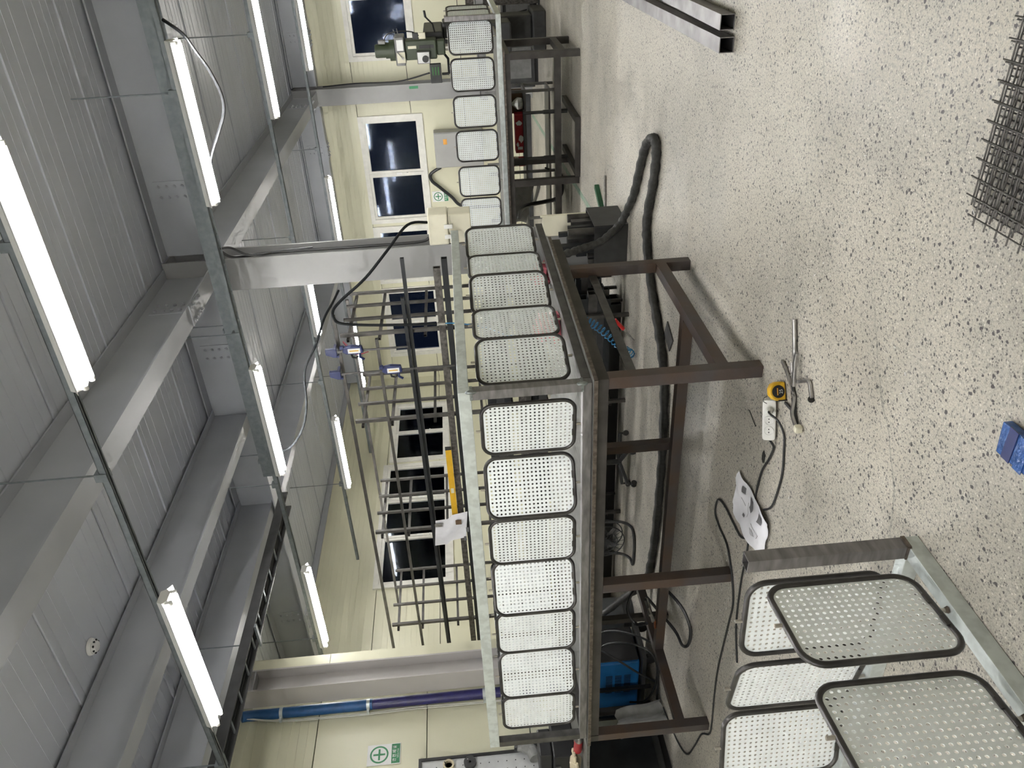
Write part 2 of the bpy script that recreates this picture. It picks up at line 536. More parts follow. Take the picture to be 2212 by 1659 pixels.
# cream trim at the outer corner of the near wall
o = obj('trim_1', MB().box(XS - .135, XS + .004, YS - .012, YS - .002, 0.02, 3.22).box(XS - .135, XS + .004, YS - .012, YS - .002, 3.226, 4.3), 'wall', smooth=None)
tag(o, 'cream metal edge strip beside the grey steel column', kind='structure')
o = obj('trim_2', MB().box(XR - .05, XR - .004, Y0, YB - .06, 4.22, 4.312), 'paint', smooth=None)
tag(o, 'grey ceiling edge strip above the far right windows', kind='structure')
o = obj('trim_3', MB().box(XS + .01, XR - .06, YB - .05, YB - .004, 4.22, 4.312), 'paint', smooth=None)
tag(o, 'grey ceiling edge strip above the back windows', kind='structure')
o = obj('baseboard_right', MB().box(XR - .03, XR - .004, Y0, YB - .04, .002, .11), 'dark', smooth=None)
tag(o, 'dark base strip along the far right wall', kind='structure')

# ceiling: metal-faced panels, each a piece, with shallow ribs
ce = thing('ceiling', 'grey ribbed metal panel ceiling', None)
tag(ce, kind='structure')
def ceil_panel_mesh():
    mb = MB().box(0.003, 0.997, Y0, YB + .08, 0, .08)
    for k, x in enumerate((.10, .22, .34, .56, .68, .80, .90)):
        mb.box(x - .010, x + .010, Y0, YB + .08, -.0025, 0)
    mb.box(0.006, .03, Y0, YB + .08, -.012, 0)
    return _mesh('ceiling_panel', mb, 'ceil')
cm_ = ceil_panel_mesh()
x = X0
while x < XR:
    piece('ceiling_panel', cm_, ce, (x + .22, 0, ZC))
    x += 1.0
piece('ceiling_panel', cm_, ce, (X0 - .78, 0, ZC))

# windows
def window(n, label, axis, const, rect, mull, latch=None):
    a0, a1, z0, z1 = rect
    root = thing('window_%d' % n, label, None)
    tag(root, kind='structure')
    def bx(mb, a, b_, c, d, p0, p1):
        return mb.box(const + p0, const + p1, a, b_, c, d) if axis == 'X' else mb.box(a, b_, const + p0, const + p1, c, d)
    t = .085
    fr = MB()
    for q in ((a0, a1, z0, z0 + t), (a0, a1, z1 - t, z1), (a0, a0 + t, z0 + t, z1 - t), (a1 - t, a1, z0 + t, z1 - t)):
        bx(fr, *q, -.03, .09)
    obj('window_frame', fr, 'pvc', root, smooth=None)
    edges = [a0 + t] + list(mull) + [a1 - t]
    for k, (l, r_) in enumerate(zip(edges, edges[1:])):
        s = .05
        l2 = l + (0.0 if k == 0 else .012)
        r2 = r_ - (0.0 if k == len(edges) - 2 else .012)
        sa = MB()
        dp = .012 * (k % 2)
        for q in ((l2, r2, z0 + t, z0 + t + s), (l2, r2, z1 - t - s, z1 - t), (l2, l2 + s, z0 + t + s, z1 - t - s), (r2 - s, r2, z0 + t + s, z1 - t - s)):
            bx(sa, *q, -.012 + dp, .04 + dp)
        sh = obj('sash', sa, 'pvc', root, smooth=None)
        obj('pane', bx(MB(), l2 + s, r2 - s, z0 + t + s, z1 - t - s, .014 + dp, .020 + dp), 'glass', sh, smooth=None)
    for a in mull:
        obj('mullion', bx(MB(), a - .011, a + .011, z0 + t, z1 - t, -.02, .05), 'pvc', root, smooth=None)
        obj('latch', bx(bx(MB(), a - .02, a + .02, z0 + .50, z0 + .60, -.04, -.021), a - .012, a + .012, z0 + .38, z0 + .40, -.05, -.021), 'white', root, smooth=None)
window(1, 'dark window directly behind the green milling machine', 'X', XR, WR[0], (1.45,))
window(2, 'two-pane dark window above the grey electrical box', 'X', XR, WR[1], (4.56,))
window(3, 'narrow dark window half hidden by the steel column', 'X', XR, WR[2], ())
window(4, 'dark window in the far corner behind the blue clamps', 'X', XR, WR[3], (7.78,))
window(5, 'two-pane dark window nearest the far corner on the back wall', 'Y', YB, WB[0], (13.06,))
window(6, 'long three-pane dark window on the back wall behind the rack', 'Y', YB, WB[1], (10.0, 10.98))

# ------------------------------------------------------------------ steel frame of the hall
bolt_me = _mesh('bolt', MB().cyl((0, 0, 0), (0, 0, .012), .017, 6).cyl((0, 0, .012), (0, 0, .022), .010, 8), 'paint', 30)
def struct(o, label):
    return tag(o, label, kind='structure')
def column(label, x, y, b_, h, pm='colpaint'):
    root = struct(thing('steel_column', label, None, (x, y, 0)), label)
    obj('column_shaft', MB().hbeam((x, y, 0), (x, y, 4.30), b_, h, .016, .012, up=(1, 0, 0)), pm, root, smooth=None)
    st = MB()
    for z in (3.855, 4.28):
        st.box(x - h/2 + .017, x + h/2 - .017, y - b_/2 + .004, y - .008, z - .007, z + .007)
        st.box(x - h/2 + .017, x + h/2 - .017, y + .008, y + b_/2 - .004, z - .007, z + .007)
    obj('stiffener', st, 'colpaint', root, smooth=None)
    obj('base_plate', MB().box(x - h/2 - .06, x + h/2 + .06, y - b_/2 - .06, y + b_/2 + .06, .002, .024), 'colpaint', root, smooth=None)
    return root
col1 = column('tall grey steel H column in mid hall carrying the cream box', 7.25, 3.005, .32, .30)
col2 = column('grey steel H column against the far right wall between windows', 14.97, 3.01, .29, .30)
col3 = column('grey ribbed steel column at the end of the sign wall', 5.205, 6.63, .25, .25, 'stubpaint')

def beam(label, p, q, b_, h, splices=()):
    """H beam with bolted web splices; splices are distances along the run"""
    p, q = Vector(p), Vector(q)
    root = struct(thing('steel_beam', label, None, tuple(p)), label)
    obj('beam_section', MB().hbeam(p, q, b_, h, .014, .010), 'paint', root, smooth=None)
    d = (q - p).normalized()
    s = Vector((-d.y, d.x, 0))
    for t in splices:
        c = p + d * t
        for sg in (-1, 1):
            f = c + s * (sg * .008)
            pl = obj('splice_plate', MB().bar(f - d * .10, f + d * .10, .008, h * .66), 'paint', root, smooth=None)
            for i in (-.05, .05):
                for j in range(4):
                    b0 = c + s * (sg * .0125) + d * i + Vector((0, 0, (j - 1.5) * h * .16))
                    e = Vector((0, 0, 1)).rotation_difference(s * sg).to_euler()
                    piece('bolt', bolt_me, pl, tuple(b0 - p), tuple(e))
        fp = obj('flange_plate', MB().bar(c - d * .16 + Vector((0, 0, -h/2 - .005)), c + d * .16 + Vector((0, 0, -h/2 - .005)), b_ * .96, .009), 'paint', root, smooth=None)
        for i in (-.11, -.05, .05, .11):
            for sg in (-1, 1):
                b0 = c + d * i + s * (sg * b_ * .32) + Vector((0, 0, -h/2 - .0095))
                piece('bolt', bolt_me, fp, tuple(b0 - p), (math.pi, 0, 0))
    return root
zb = 3.85 + .225
beam('grey steel beam running from the mid column towards the camera', (7.08, 3.0, zb), (X0, 3.0, zb), .20, .45, (.66,))
beam('grey steel beam between the mid column and the far wall column', (7.42, 3.0, zb), (14.8, 3.0, zb), .20, .45, (6.7,))
beam('deep grey steel beam from the mid column passing over the floor tubes', (7.25, 2.83, zb), (7.25, Y0, zb), .30, .45, (.62,))
beam('deep grey steel beam from the mid column to the back wall', (7.25, 3.18, zb), (7.25, 9.19, zb), .30, .45, (.74, 4.7))
beam('grey steel beam above the far right windows nearer the milling machine', (14.99, 2.84, zb), (14.99, Y0, zb), .20, .45, (.8,))
beam('grey steel beam above the far right windows towards the corner', (14.99, 3.18, zb), (14.99, 9.1, zb), .20, .45, (.8,))
beam('grey secondary beam over the cable ladder', (7.235, 4.68, 4.09), (X0, 4.68, 4.09), .16, .40)
beam('grey secondary beam beyond the cable ladder', (7.235, 5.95, 4.09), (X0, 5.95, 4.09), .16, .40)
beam('grey secondary beam over the far steel rack', (7.27, 6.1, 4.09), (14.88, 6.1, 4.09), .16, .40)

# ------------------------------------------------------------------ lighting rails and fluorescent fixtures
rowx = [3.60, 6.40, 9.32, 12.15]
rowy = [.83, 3.63, 6.22]
ZRAIL = 3.535
rail_lab = ['grey lighting rail nearest the camera over the long workbench', 'grey lighting rail passing in front of the mid column', 'grey lighting rail behind the mid column', 'grey lighting rail nearest the far right wall', 'grey lighting rail above the camera', 'grey lighting rail behind the camera', 'grey lighting rail second behind the camera', 'grey lighting rail at the hall end behind the camera']
rail_end = [6.80, 8.95, 8.95, 8.95, 6.80, 6.80, 6.80, 6.80]
rail_hang = [[.2, 1.30, 2.66, 5.4], [1.20, 3.28, 5.02, 7.35], [1.2, 3.5, 5.6, 7.4], [1.0, 3.2, 5.0, 7.2], [1.2], [1.2], [1.2], [1.2]]
for i, x in enumerate(rowx + [.75, -2.1, -4.95, -7.8]):
    rt = thing('lighting_rail', rail_lab[i], 'rail', (x, 0, ZRAIL), group='ceiling lighting rails')
    c = MB()
    y0, y1, a = Y0 + .05, rail_end[i], .021
    c.box(x - a, x + a, y0, y1, ZRAIL + a - .003, ZRAIL + a).box(x - a, x - a + .003, y0, y1, ZRAIL - a, ZRAIL + a).box(x + a - .003, x + a, y0, y1, ZRAIL - a, ZRAIL + a)
    c.box(x - a, x - a + .011, y0, y1, ZRAIL - a, ZRAIL - a + .003).box(x + a - .011, x + a, y0, y1, ZRAIL - a, ZRAIL - a + .003)
    obj('channel', c, 'galvrail', rt, smooth=None)
    for y in rail_hang[i]:
        hd = obj('hanger_rod', MB().cyl((x, y, ZRAIL + .022), (x, y, ZC - .004), .006, 6), 'galvrail', rt)
        obj('clamp', MB().box(x - .03, x + .03, y - .025, y + .025, ZRAIL + .0215, ZRAIL + .05).box(x - .03, x - .022, y - .025, y + .025, ZRAIL - .02, ZRAIL + .0215).box(x + .022, x + .03, y - .025, y + .025, ZRAIL - .02, ZRAIL + .0215), 'galvrail', hd, smooth=None)

def fixture_proto():
    root = thing('fluorescent_light', 'x', 'light')
    h = MB()
    prof = [(-.062, -.030), (-.034, -.058), (.034, -.058), (.062, -.030), (.045, .004), (-.045, .004)]
    T = Matrix(((1, 0, 0, 0), (0, 0, 1, 0), (0, 1, 0, 0), (0, 0, 0, 1)))
    h.prism([(a, b_ + .0) for a, b_ in prof], 0, 1.25, T)
    obj('housing', h, 'fixture', root, local=True, smooth=None)
    wing = MB()
    for s in (-1, 1):
        wing.add([(s*.062, 0, -.030), (s*.095, 0, -.055), (s*.095, 1.25, -.055), (s*.062, 1.25, -.030), (s*.060, 0, -.026), (s*.094, 0, -.051), (s*.094, 1.25, -.051), (s*.060, 1.25, -.026)],
                 [(0, 1, 2, 3), (4, 7, 6, 5), (0, 4, 5, 1), (2, 6, 7, 3), (1, 5, 6, 2), (0, 3, 7, 4)])
    obj('reflector', wing, 'fixture', root, local=True, smooth=None)
    for s in (-1, 1):
        tb = obj('tube', MB().cyl((s*.045, .03, -.076), (s*.045, 1.22, -.076), .0135, 10), 'tube', root, local=True)
        for y in (.018, 1.232):
            e = MB().cyl((s*.045, y - .012, -.076), (s*.045, y + .012, -.076), .0145, 10)
            e.box(s*.045 - .012, s*.045 + .012, y - .008, y + .008, -.072, -.044)
            obj('socket', e, 'white', tb, local=True)
    return root
def copy_tree(src, parent=None):
    c = src.copy()
    COL.objects.link(c)
    c.parent = parent
    for ch in src.children:
        copy_tree(ch, c)
    return c
FX = fixture_proto()
spots = []
nth = ['nearest the camera', 'in front of the mid column', 'behind the mid column', 'nearest the far right wall']
place = ['first', 'second', 'third']
for i, x in enumerate(rowx):
    for j, y in enumerate(rowy):
        if i == 0 and j == 2:
            continue
        spots.append((x, y, 'lit twin-tube fluorescent light, %s along the rail %s' % (place[j], nth[i])))
for j, y in enumerate(rowy[:2]):
    spots.append((-4.95, y, 'lit twin-tube fluorescent light, %s on the second rail behind the camera, out of view' % place[j]))
    spots.append((-7.8, y, 'lit twin-tube fluorescent light, %s on the last rail behind the camera, out of view' % place[j]))
    spots.append((.75, y, 'lit twin-tube fluorescent light, %s on the rail above the camera, out of view' % place[j]))
    spots.append((-2.1, y, 'lit twin-tube fluorescent light, %s on the rail behind the camera, out of view' % place[j]))
for k, (x, y, lab) in enumerate(spots):
    o = FX if k == 0 else copy_tree(FX)
    o.location = (x, y, ZRAIL - .0215 - .004)
    tag(o, lab, 'light', 'twin-tube fluorescent lights')

# cable ladder under the secondary beams
lt = thing('cable_ladder', 'dark cable ladder hung under the ceiling towards the sign wall', 'cable tray', (6.8, 5.62, 3.64))
for y in (5.52, 5.72):
    obj('side_rail', MB().box(-3.3, 6.88, y - .008, y + .008, 3.60, 3.69), 'dark', lt, smooth=None)
rm = _mesh('rung', MB().box(-.012, .012, -.092, .092, -.006, .006), 'galvrail')
x = -3.2
while x < 6.8:
    piece('rung', rm, lt, (x - 6.8, 0, -.02))
    x += .28
for k, y in enumerate((5.56, 5.59, 5.63, 5.67)):
    obj('cable', MB().tube([(6.8, y, 3.645)] + [(xx, y + .008 * math.sin(xx * 2 + k), 3.642) for xx in [6.0 - .6 * q for q in range(15)]], .013, 6), 'cable', lt)
for x in (5.0, 2.6):
    obj('hanger', MB().cyl((x, 5.745, 3.585), (x, 5.745, ZC - .004), .006, 6).box(x - .02, x + .02, 5.50, 5.76, 3.58, 3.598), 'galvrail', lt)
# second tray with bundled cables beside the rail in front of the mid column
lt = thing('cable_tray', 'grey cable tray with black cables beside the mid column rail', 'cable tray', (6.62, 0, 3.6))
for x in (6.52, 6.74):
    obj('side_rail', MB().box(x - .004, x + .004, Y0 + .1, 5.0, 3.60, 3.69), 'galvrail', lt, smooth=None)
rm = _mesh('rung', MB().box(-.105, .105, -.012, .012, -.006, .006), 'galvrail')
y = Y0 + .3
while y < 4.95:
    piece('rung', rm, lt, (.01, y, .012))
    y += .28
for k, x in enumerate((6.58, 6.63, 6.68)):
    obj('cable', MB().tube([(x, Y0 + .2 + .8 * q, 3.635 + .004 * ((q + k) % 2)) for q in range(10)], .017, 6), 'cable', lt)
for y in (.5, 3.3, 4.8):
    obj('hanger', MB().cyl((6.63, y, 3.692), (6.63, y, ZC - .004), .006, 6).box(6.50, 6.76, y - .02, y + .02, 3.69, 3.70), 'galvrail', lt)

# smoke detector
sd = thing('smoke_detector', 'round white smoke detector on the ceiling panel', 'detector', (3.96, 4.42, ZC))
obj('base', MB().lathe([(.055, -.030), (.062, -.010), (.062, -.0045)], 22, Matrix.Translation((3.96, 4.42, ZC))), 'white', sd)
obj('sensor_cap', MB().lathe([(.012, -.062), (.036, -.056), (.045, -.038), (.046, -.0305)], 22, Matrix.Translation((3.96, 4.42, ZC))), 'white', sd)
slots = MB()
for k in range(8):
    a = k * math.pi / 4
    slots.box(3.96 + .0425 * math.cos(a) - .006, 3.96 + .0425 * math.cos(a) + .006, 4.42 + .0425 * math.sin(a) - .006, 4.42 + .0425 * math.sin(a) + .006, ZC - .050, ZC - .040)
obj('vent_slots', slots, 'black', sd, smooth=None)

# ================================================================== WORKBENCHES
def bench(label, x0, x1, y0, y1, lx, ly, zt, m_leg, m_plate, wleg=.065, shelf_flat=True, dy=0.0):
    """steel bench: plate, apron tubes, six legs, H stretcher; lx two leg lines, ly three leg positions"""
    t = thing('workbench', label, 'workbench', (lx[0], ly[0], 0))
    obj('table_top', MB().box(x0, x1, y0, y1, zt - .020, zt), m_plate, t, smooth=None, bevel=.003)
    obj('top_edge', MB().box(x0 - .004, x0 - .0005, y0 - .004, y1, zt - .022, zt - .002).box(x0 - .004, x1, y0 - .004, y0 - .0005, zt - .022, zt - .002), 'plateedge', t, smooth=None)
    za, wa = zt - .022 - .03, .058
    for y in (ly[0], ly[-1]):
        obj('apron', MB().bar((x0 + .02, y, za), (x1 - .02, y, za), wa, wa), 'darkbrown', t, smooth=None)
    for x in lx:
        obj('apron', MB().tubebar((x, ly[0] + .03, za), (x, ly[-1] - .03, za), wa, wa), 'darkbrown', t, smooth=None)
    for x in lx:
        for y in ly:
            obj('leg', MB().tubebar((x, y, 0.001), (x, y, za - wa/2 - .001), wleg, wleg), m_leg, t, smooth=None)
    zs = .195
    for y in (ly[0], ly[-1]):
        obj('stretcher', MB().tubebar((lx[0] + wleg/2, y, zs), (lx[1] - wleg/2, y, zs), wleg, wleg), m_leg, t, smooth=None)
    xm = (lx[0] + lx[1]) / 2
    obj('stretcher', MB().tubebar((xm, ly[0] + wleg/2, zs), (xm, ly[-1] - wleg/2, zs), wleg, wleg), m_leg, t, smooth=None)
    if shelf_flat:
        obj('flat_brace', MB().box(lx[0] + wleg/2, lx[1] - wleg/2, ly[0] + wleg/2 - .012, ly[0] + wleg/2 - .004, .615, .665), 'mill', t, smooth=None)
    return t
bench('long brown steel workbench in the middle carrying perforated panel railing', 3.245, 5.15, 2.065, 5.07, (3.30, 4.635), (2.105, 3.56, 5.03), .865, 'brown', 'plate')
bench('grey steel workbench in the distance near the milling machine', 9.22, 11.15, 1.50, 4.50, (9.28, 10.15), (1.56, 3.0, 4.42), .865, 'darkbrown', 'plate', wleg=.075, shelf_flat=False)

# ================================================================== PERFORATED PANELS
PW, PH, PR, ROD = .36, .50, .075, .0105
def rrect(wd, ht, r, n=8):
    P = []
    for cx, cz, a0 in ((wd/2 - r, ht/2 - r, 0), (-wd/2 + r, ht/2 - r, 90), (-wd/2 + r, -ht/2 + r, 180), (wd/2 - r, -ht/2 + r, 270)):
        for k in range(n + 1):
            a = R(a0 + 90 * k / n)
            P.append((cx + r * math.cos(a), cz + r * math.sin(a)))
    return P
def perforated_sheet():
    sw, sh, sr = PW - 2*ROD - .016, PH - 2*ROD - .016, PR - .018
    out = rrect(sw, sh, sr, 8)
    pitch, rh, n = .0225, .0058, 8
    holes = []
    nx, nz = 14, 20
    for i in range(nx):
        for j in range(nz):
            cx, cz = (i - (nx-1)/2) * pitch, (j - (nz-1)/2) * pitch
            ax, az = abs(cx) - (sw/2 - sr), abs(cz) - (sh/2 - sr)
            if ax > 0 and az > 0 and math.hypot(ax, az) > sr - rh - .003:
                continue
            if abs(cx) > sw/2 - rh - .003 or abs(cz) > sh/2 - rh - .003:
                continue
            holes.append((cx, cz))
    V = [Vector(p) for p in out]
    E = [(i, (i+1) % len(out)) for i in range(len(out))]
    loops = []
    for cx, cz in holes:
        s = len(V)
        V += [Vector((cx + rh * math.cos(2*math.pi*k/n), cz + rh * math.sin(2*math.pi*k/n))) for k in range(n)]
        E += [(s + k, s + (k+1) % n) for k in range(n)]
        loops.append([s + k for k in range(n)])
    rv, re, rf, ov, oe, of = delaunay_2d_cdt(V, E, [], 0, 1e-6)
    key = {(round(cx / pitch * 2), round(cz / pitch * 2)) for cx, cz in holes}
    off = (nx-1)/2, (nz-1)/2
    F = []
    for f in rf:
        c = (rv[f[0]] + rv[f[1]] + rv[f[2]]) / 3
        hx, hz = round(c.x / pitch + off[0]) - off[0], round(c.y / pitch + off[1]) - off[1]
        if (round(hx * 2), round(hz * 2)) in key and math.hypot(c.x - hx*pitch, c.y - hz*pitch) < rh * .93:
            continue
        F.append(f)
    mb = MB()
    m = len(rv)
    t = .0012
    mb.v = [(p.x, -t, p.y) for p in rv] + [(p.x, t, p.y) for p in rv]
    inv = {}
    for new, olds in enumerate(ov):
        for o_ in olds:
            inv[o_] = new
    mb.f = [tuple(f) for f in F] + [tuple(i + m for i in reversed(f)) for f in F]
    for lp in loops + [list(range(len(out)))]:
        q = [inv[i] for i in lp]
        for a, b_ in zip(q, q[1:] + q[:1]):
            mb.f.append((a, b_, b_ + m, a + m))
    return mb
SHEET = perforated_sheet()
lp = rrect(PW - 2*ROD, PH - 2*ROD, PR - ROD, 7)
LOOP = MB().tube([(a, 0, c) for a, c in lp], ROD, 8, closed=True)
PINB = MB().cyl((0, 0, -PH/2 - .022), (0, 0, -PH/2 + .004), .0065, 10)
PINT = MB().cyl((0, 0, PH/2 - .004), (0, 0, PH/2 + .022), .0065, 10)
CLIP = MB()
for a in (-1, 1):
    CLIP.box(a*.05 - .02, a*.05 + .02, .004, .010, -PH/2 + .012, -PH/2 + .024)
sheet_me = _mesh('perforated_panel', SHEET, 'sheet')
loop_me = _mesh('rod_loop', LOOP, 'rod', 60)
pinb_me = _mesh('pivot_pin', PINB, 'pin', 40)
pint_me = _mesh('pivot_pin', PINT, 'pin', 40)
clip_me = _mesh('retaining_clip', CLIP, 'rod')
def panel(frame, x, y, z, ang):
    """panel hung on its vertical pins; world position of its centre, ang = direction of its width"""
    b = wmat(frame).inverted() @ Vector((x, y, z))
    p = piece('perforated_panel', sheet_me, frame, tuple(b), (0, 0, R(ang)))
    piece('rod_loop', loop_me, p)
    piece('pivot_pin', pinb_me, p)
    piece('pivot_pin', pint_me, p)
    piece('retaining_clip', clip_me, p)
    return p

# ---- railing on the near bench (U in plan, standing the right way up)
rf = thing('panel_railing', 'U-shaped steel railing of pivoting perforated panels on the brown workbench', 'railing', (3.30, 2.12, .865))
zb0, zb1 = .866, .915
s = .025
obj('bottom_rail', MB().bar((3.30, 2.0955, .8905), (3.30, 5.0295, .8905), .05, .049), 'millrail', rf, smooth=None, bevel=.003)
obj('bottom_rail', MB().tubebar((3.3255, 2.12, .8905), (5.51, 2.12, .8905), .05, .049), 'mill', rf, smooth=None, bevel=.003)
obj('bottom_rail', MB().tubebar((3.3255, 5.005, .8905), (5.15, 5.005, .8905), .05, .049), 'mill', rf, smooth=None)
obj('corner_post', MB().tubebar((3.30, 2.12, .9155), (3.30, 2.12, 1.4745), .05, .05), 'millrail', rf, smooth=None)
obj('corner_post', MB().tubebar((3.30, 5.005, .9155), (3.30, 5.005, 1.4745), .05, .05), 'mill', rf, smooth=None)
obj('top_rail', MB().bar((3.30, 2.096, 1.5075), (3.30, 5.03, 1.5075), .05, .065), 'galv', rf, smooth=None, bevel=.002)
obj('top_rail', MB().tubebar((3.3255, 2.12, 1.5125), (5.49, 2.12, 1.5125), .05, .055), 'galv', rf, smooth=None, bevel=.002)
obj('top_rail', MB().tubebar((3.3255, 5.005, 1.5125), (5.15, 5.005, 1.5125), .05, .055), 'galv', rf, smooth=None, bevel=.002)
for z in (.9165, 1.474):
    wl = MB().bar((3.274, 2.095, z), (3.274, 2.142, z), .009, .014).bar((3.276, 2.0935, z), (3.322, 2.0935, z), .009, .014)
    wl.lathe([(.012 * math.sqrt(max(.02, 1 - (q / 7) ** 2)), .030 * q / 7) for q in range(-7, 8)], 14, Matrix.Translation((3.2785, 2.0985, z)))
    obj('weld_bead', wl, 'weld', rf)
ZP1 = 1.192
for y, a in zip((2.355, 2.745, 3.142, 3.515, 3.905, 4.309, 4.70), (83, 113, 88, 112, 93, 107, 89)):
    panel(rf, 3.30, y, ZP1, a)
for x, a in zip((3.603, 4.027, 4.426, 4.847, 5.261), (165, 178, 160, 177, 161)):
    panel(rf, x, 2.12, ZP1, a)
for x, a in zip((3.60, 4.02, 4.43, 4.84), (160, 178, 163, 177)):
    panel(rf, x, 5.005, ZP1, a)
# marker scribbles on two panels (workers' marks)
def scribble(pts, x, y, z, ang, off):
    mb = MB()
    c, s_ = math.cos(R(ang)), math.sin(R(ang))
    nx, ny = s_ * off, -c * off
    for st in pts:
        P = [(x + a * c + nx, y + a * s_ + ny, z + b_) for a, b_ in st]
        mb.tube(P, .0011, 5)
    return obj('marker_scribble', mb, 'marker', rf)
scribble([[(-.03, .16), (-.02, .18), (-.01, .16), (0, .18), (.01, .16)], [(.015, .18), (.02, .165), (.03, .165), (.033, .182)], [(.04, .18), (.052, .165)], [(.068, .185), (.045, .145)]], 4.426, 2.12, ZP1, 160, .0026)
scribble([[(-.10, -.02), (-.06, -.045), (-.02, -.06)], [(-.03, -.08), (.06, -.085), (.09, -.11)], [(-.01, -.06), (.05, -.065)]], 3.603, 2.12, ZP1, 165, .0026)
scribble([[(.02, -.02), (.03, -.01), (.035, -.025), (.05, -.012), (.045, -.03)]], 4.847, 2.12, ZP1, 177, .0026)

# ---- railing on the far bench (upside down: galvanised rail at the foot)
r2 = thing('panel_railing', 'perforated panel railing standing upside down on the distant workbench', 'railing', (9.27, 1.15, .865))
obj('foot_rail', MB().bar((9.27, 1.126, .8935), (9.27, 4.06, .8935), .05, .055), 'galv', r2, smooth=None, bevel=.002)
obj('foot_rail', MB().tubebar((9.296, 1.15, .8935), (11.1, 1.15, .8935), .05, .055), 'galv', r2, smooth=None)
obj('foot_rail', MB().tubebar((9.296, 4.035, .8935), (11.1, 4.035, .8935), .05, .055), 'galv', r2, smooth=None)
for y in (1.15, 4.035):
    obj('corner_post', MB().tubebar((9.27, y, .9215), (9.27, y, 1.475), .05, .05), 'millrail', r2, smooth=None)
for y in (1.345, 1.73, 2.13, 2.52, 2.94, 3.33, 3.72):
    panel(r2, 9.27, y, 1.205, 109)
for x in (9.56, 9.96):
    panel(r2, x, 1.15, 1.205, 172)
    panel(r2, x, 4.035, 1.205, 172)

# ---- railing part standing on the floor, near left
r3 = thing('panel_railing', 'unfinished railing with perforated panels standing on the floor nearest the camera', 'railing', (1.83, 1.925, 0))
obj('foot_rail', MB().bar((1.856, 1.925, .0285), (-.40, 1.925, .0285), .05, .055), 'galv', r3, smooth=None, bevel=.002)
obj('foot_rail', MB().tubebar((1.83, 1.951, .0285), (1.83, 4.80, .0285), .05, .055), 'galv', r3, smooth=None, bevel=.002)
obj('corner_post', MB().tubebar((1.83, 1.925, .0565), (1.83, 1.925, .60), .05, .05, t=.003), 'millrail', r3, smooth=None)
for y, a in zip((2.215, 2.59, 2.965, 3.34, 3.72, 4.1, 4.48), (94, 80, 101, 84, 102, 84, 101)):
    panel(r3, 1.83, y, .3295, a)
for x, a in zip((1.56, 1.185, .81, .43, .05), (187, 187, 178, 190, 180)):
    panel(r3, x, 1.925, .3295, a)
for x in (1.56, 1.185, .81):
    obj('weld_bead', MB().lathe([(.004, -.004), (.012, 0), (.008, .010)], 8, Matrix.Translation((x, 1.925, .058))), 'plateedge', r3)
obj('weld_bead', MB().bar((1.803, 1.898, .0565), (1.803, 1.95, .0565), .008, .014).bar((1.803, 1.8985, .0565), (1.855, 1.8985, .0565), .008, .014), 'plateedge', r3)

# ================================================================== STEEL RACK WITH LADDER UPRIGHTS
rk = thing('steel_rack', 'tall rack of thin steel tubes behind the workbench', 'rack', (6.3, 3.32, 0))
def T(p, q, wd=.025, m='rack', name='tube', parent=rk):
    return obj(name, MB().tubebar(p, q, wd, wd, t=.002), m, parent, smooth=None)
RX = (6.30, 6.60, 6.88, 7.16)
RY = (3.32, 4.26, 5.69, 7.13)
for gi, y in enumerate(RY):
    for k, x in enumerate(RX):
        T((x, y, .002), (x, y, 2.62 + .0 * k), .026 if k else .032, name='upright')
    for z in (2.55, 2.27, 1.86, 1.40, 1.10, .75, .15):
        T((RX[0] - (.06 if z > 1.5 else .012), y + .031, z), (RX[3] + .02, y + .031, z), .025, name='rung')
T((6.27, 3.10, 2.645), (6.27, 7.72, 2.645), .028, name='long_bar')
T((7.12, 3.36, 2.645), (7.12, 7.72, 2.645), .026, name='long_bar')
T((6.265, 3.36, 2.30), (6.265, 7.7, 2.30), .026, name='long_bar')
T((6.255, 2.60, 1.985), (6.255, 7.72, 1.985), .032, 'stock', name='long_bar')
T((6.215, 2.95, 2.02), (6.215, 7.68, 1.995), .030, 'stock', name='long_bar')
obj('support_beam', MB().tubebar((6.24, 2.70, 1.70), (6.24, 7.72, 1.70), .05, .06), 'rust', rk, smooth=None)
obj('support_beam', MB().tubebar((6.24, 2.62, 1.63), (6.24, 7.72, 1.63), .05, .05), 'stock', rk, smooth=None)
obj('support_beam', MB().tubebar((6.26, 3.38, .95), (6.26, 7.72, .95), .04, .05), 'rack', rk, smooth=None)
# bright end ring hooked on the near upright
obj('hook_ring', MB().tube([(6.278, 3.30 + .022 * math.cos(2*math.pi*k/14), 1.675 + .022 * math.sin(2*math.pi*k/14)) for k in range(14)], .004, 6, closed=True), 'white', rk)

# stock tubes lying on the lower arms of the rack
sg = random.Random(3)
srow = []
bays = ((6.335, 6.575), (6.62, 6.86), (6.90, 7.135))
for base, top in ((.164, .70), (.764, 1.08), (1.114, 1.385)):
    for bi, (xa, xb) in enumerate(bays):
        z = base
        lim = top if bi == 0 else base + (top - base) * (.55, .8)[bi - 1]
        while True:
            wd = sg.choice((.05, .06, .08, .10))
            if z + wd > lim:
                break
            n = max(1, int((xb - xa) / (wd + .012)))
            for q in range(n):
                if bi == 0 or sg.random() < .8:
                    srow.append((xa + wd/2 + .004 + q * (wd + .012), wd, z))
            z += wd + .002
for k, (x, wd, z) in enumerate(srow):
    yb = 3.02 + sg.random() * .30
    ye = 7.3 + sg.random() * .5
    o = obj('stock_tube', MB().tubebar((x, yb, z + wd/2), (x, ye, z + wd/2), wd, wd, t=.004), ('stock', 'rack', 'stock', 'dark', 'mgrey', 'stock', 'rack', 'rust')[k % 8], None, smooth=None)
    tag(o, 'long dark square steel tube stacked on the tall rack', 'steel tube', 'stock tubes on the rack')

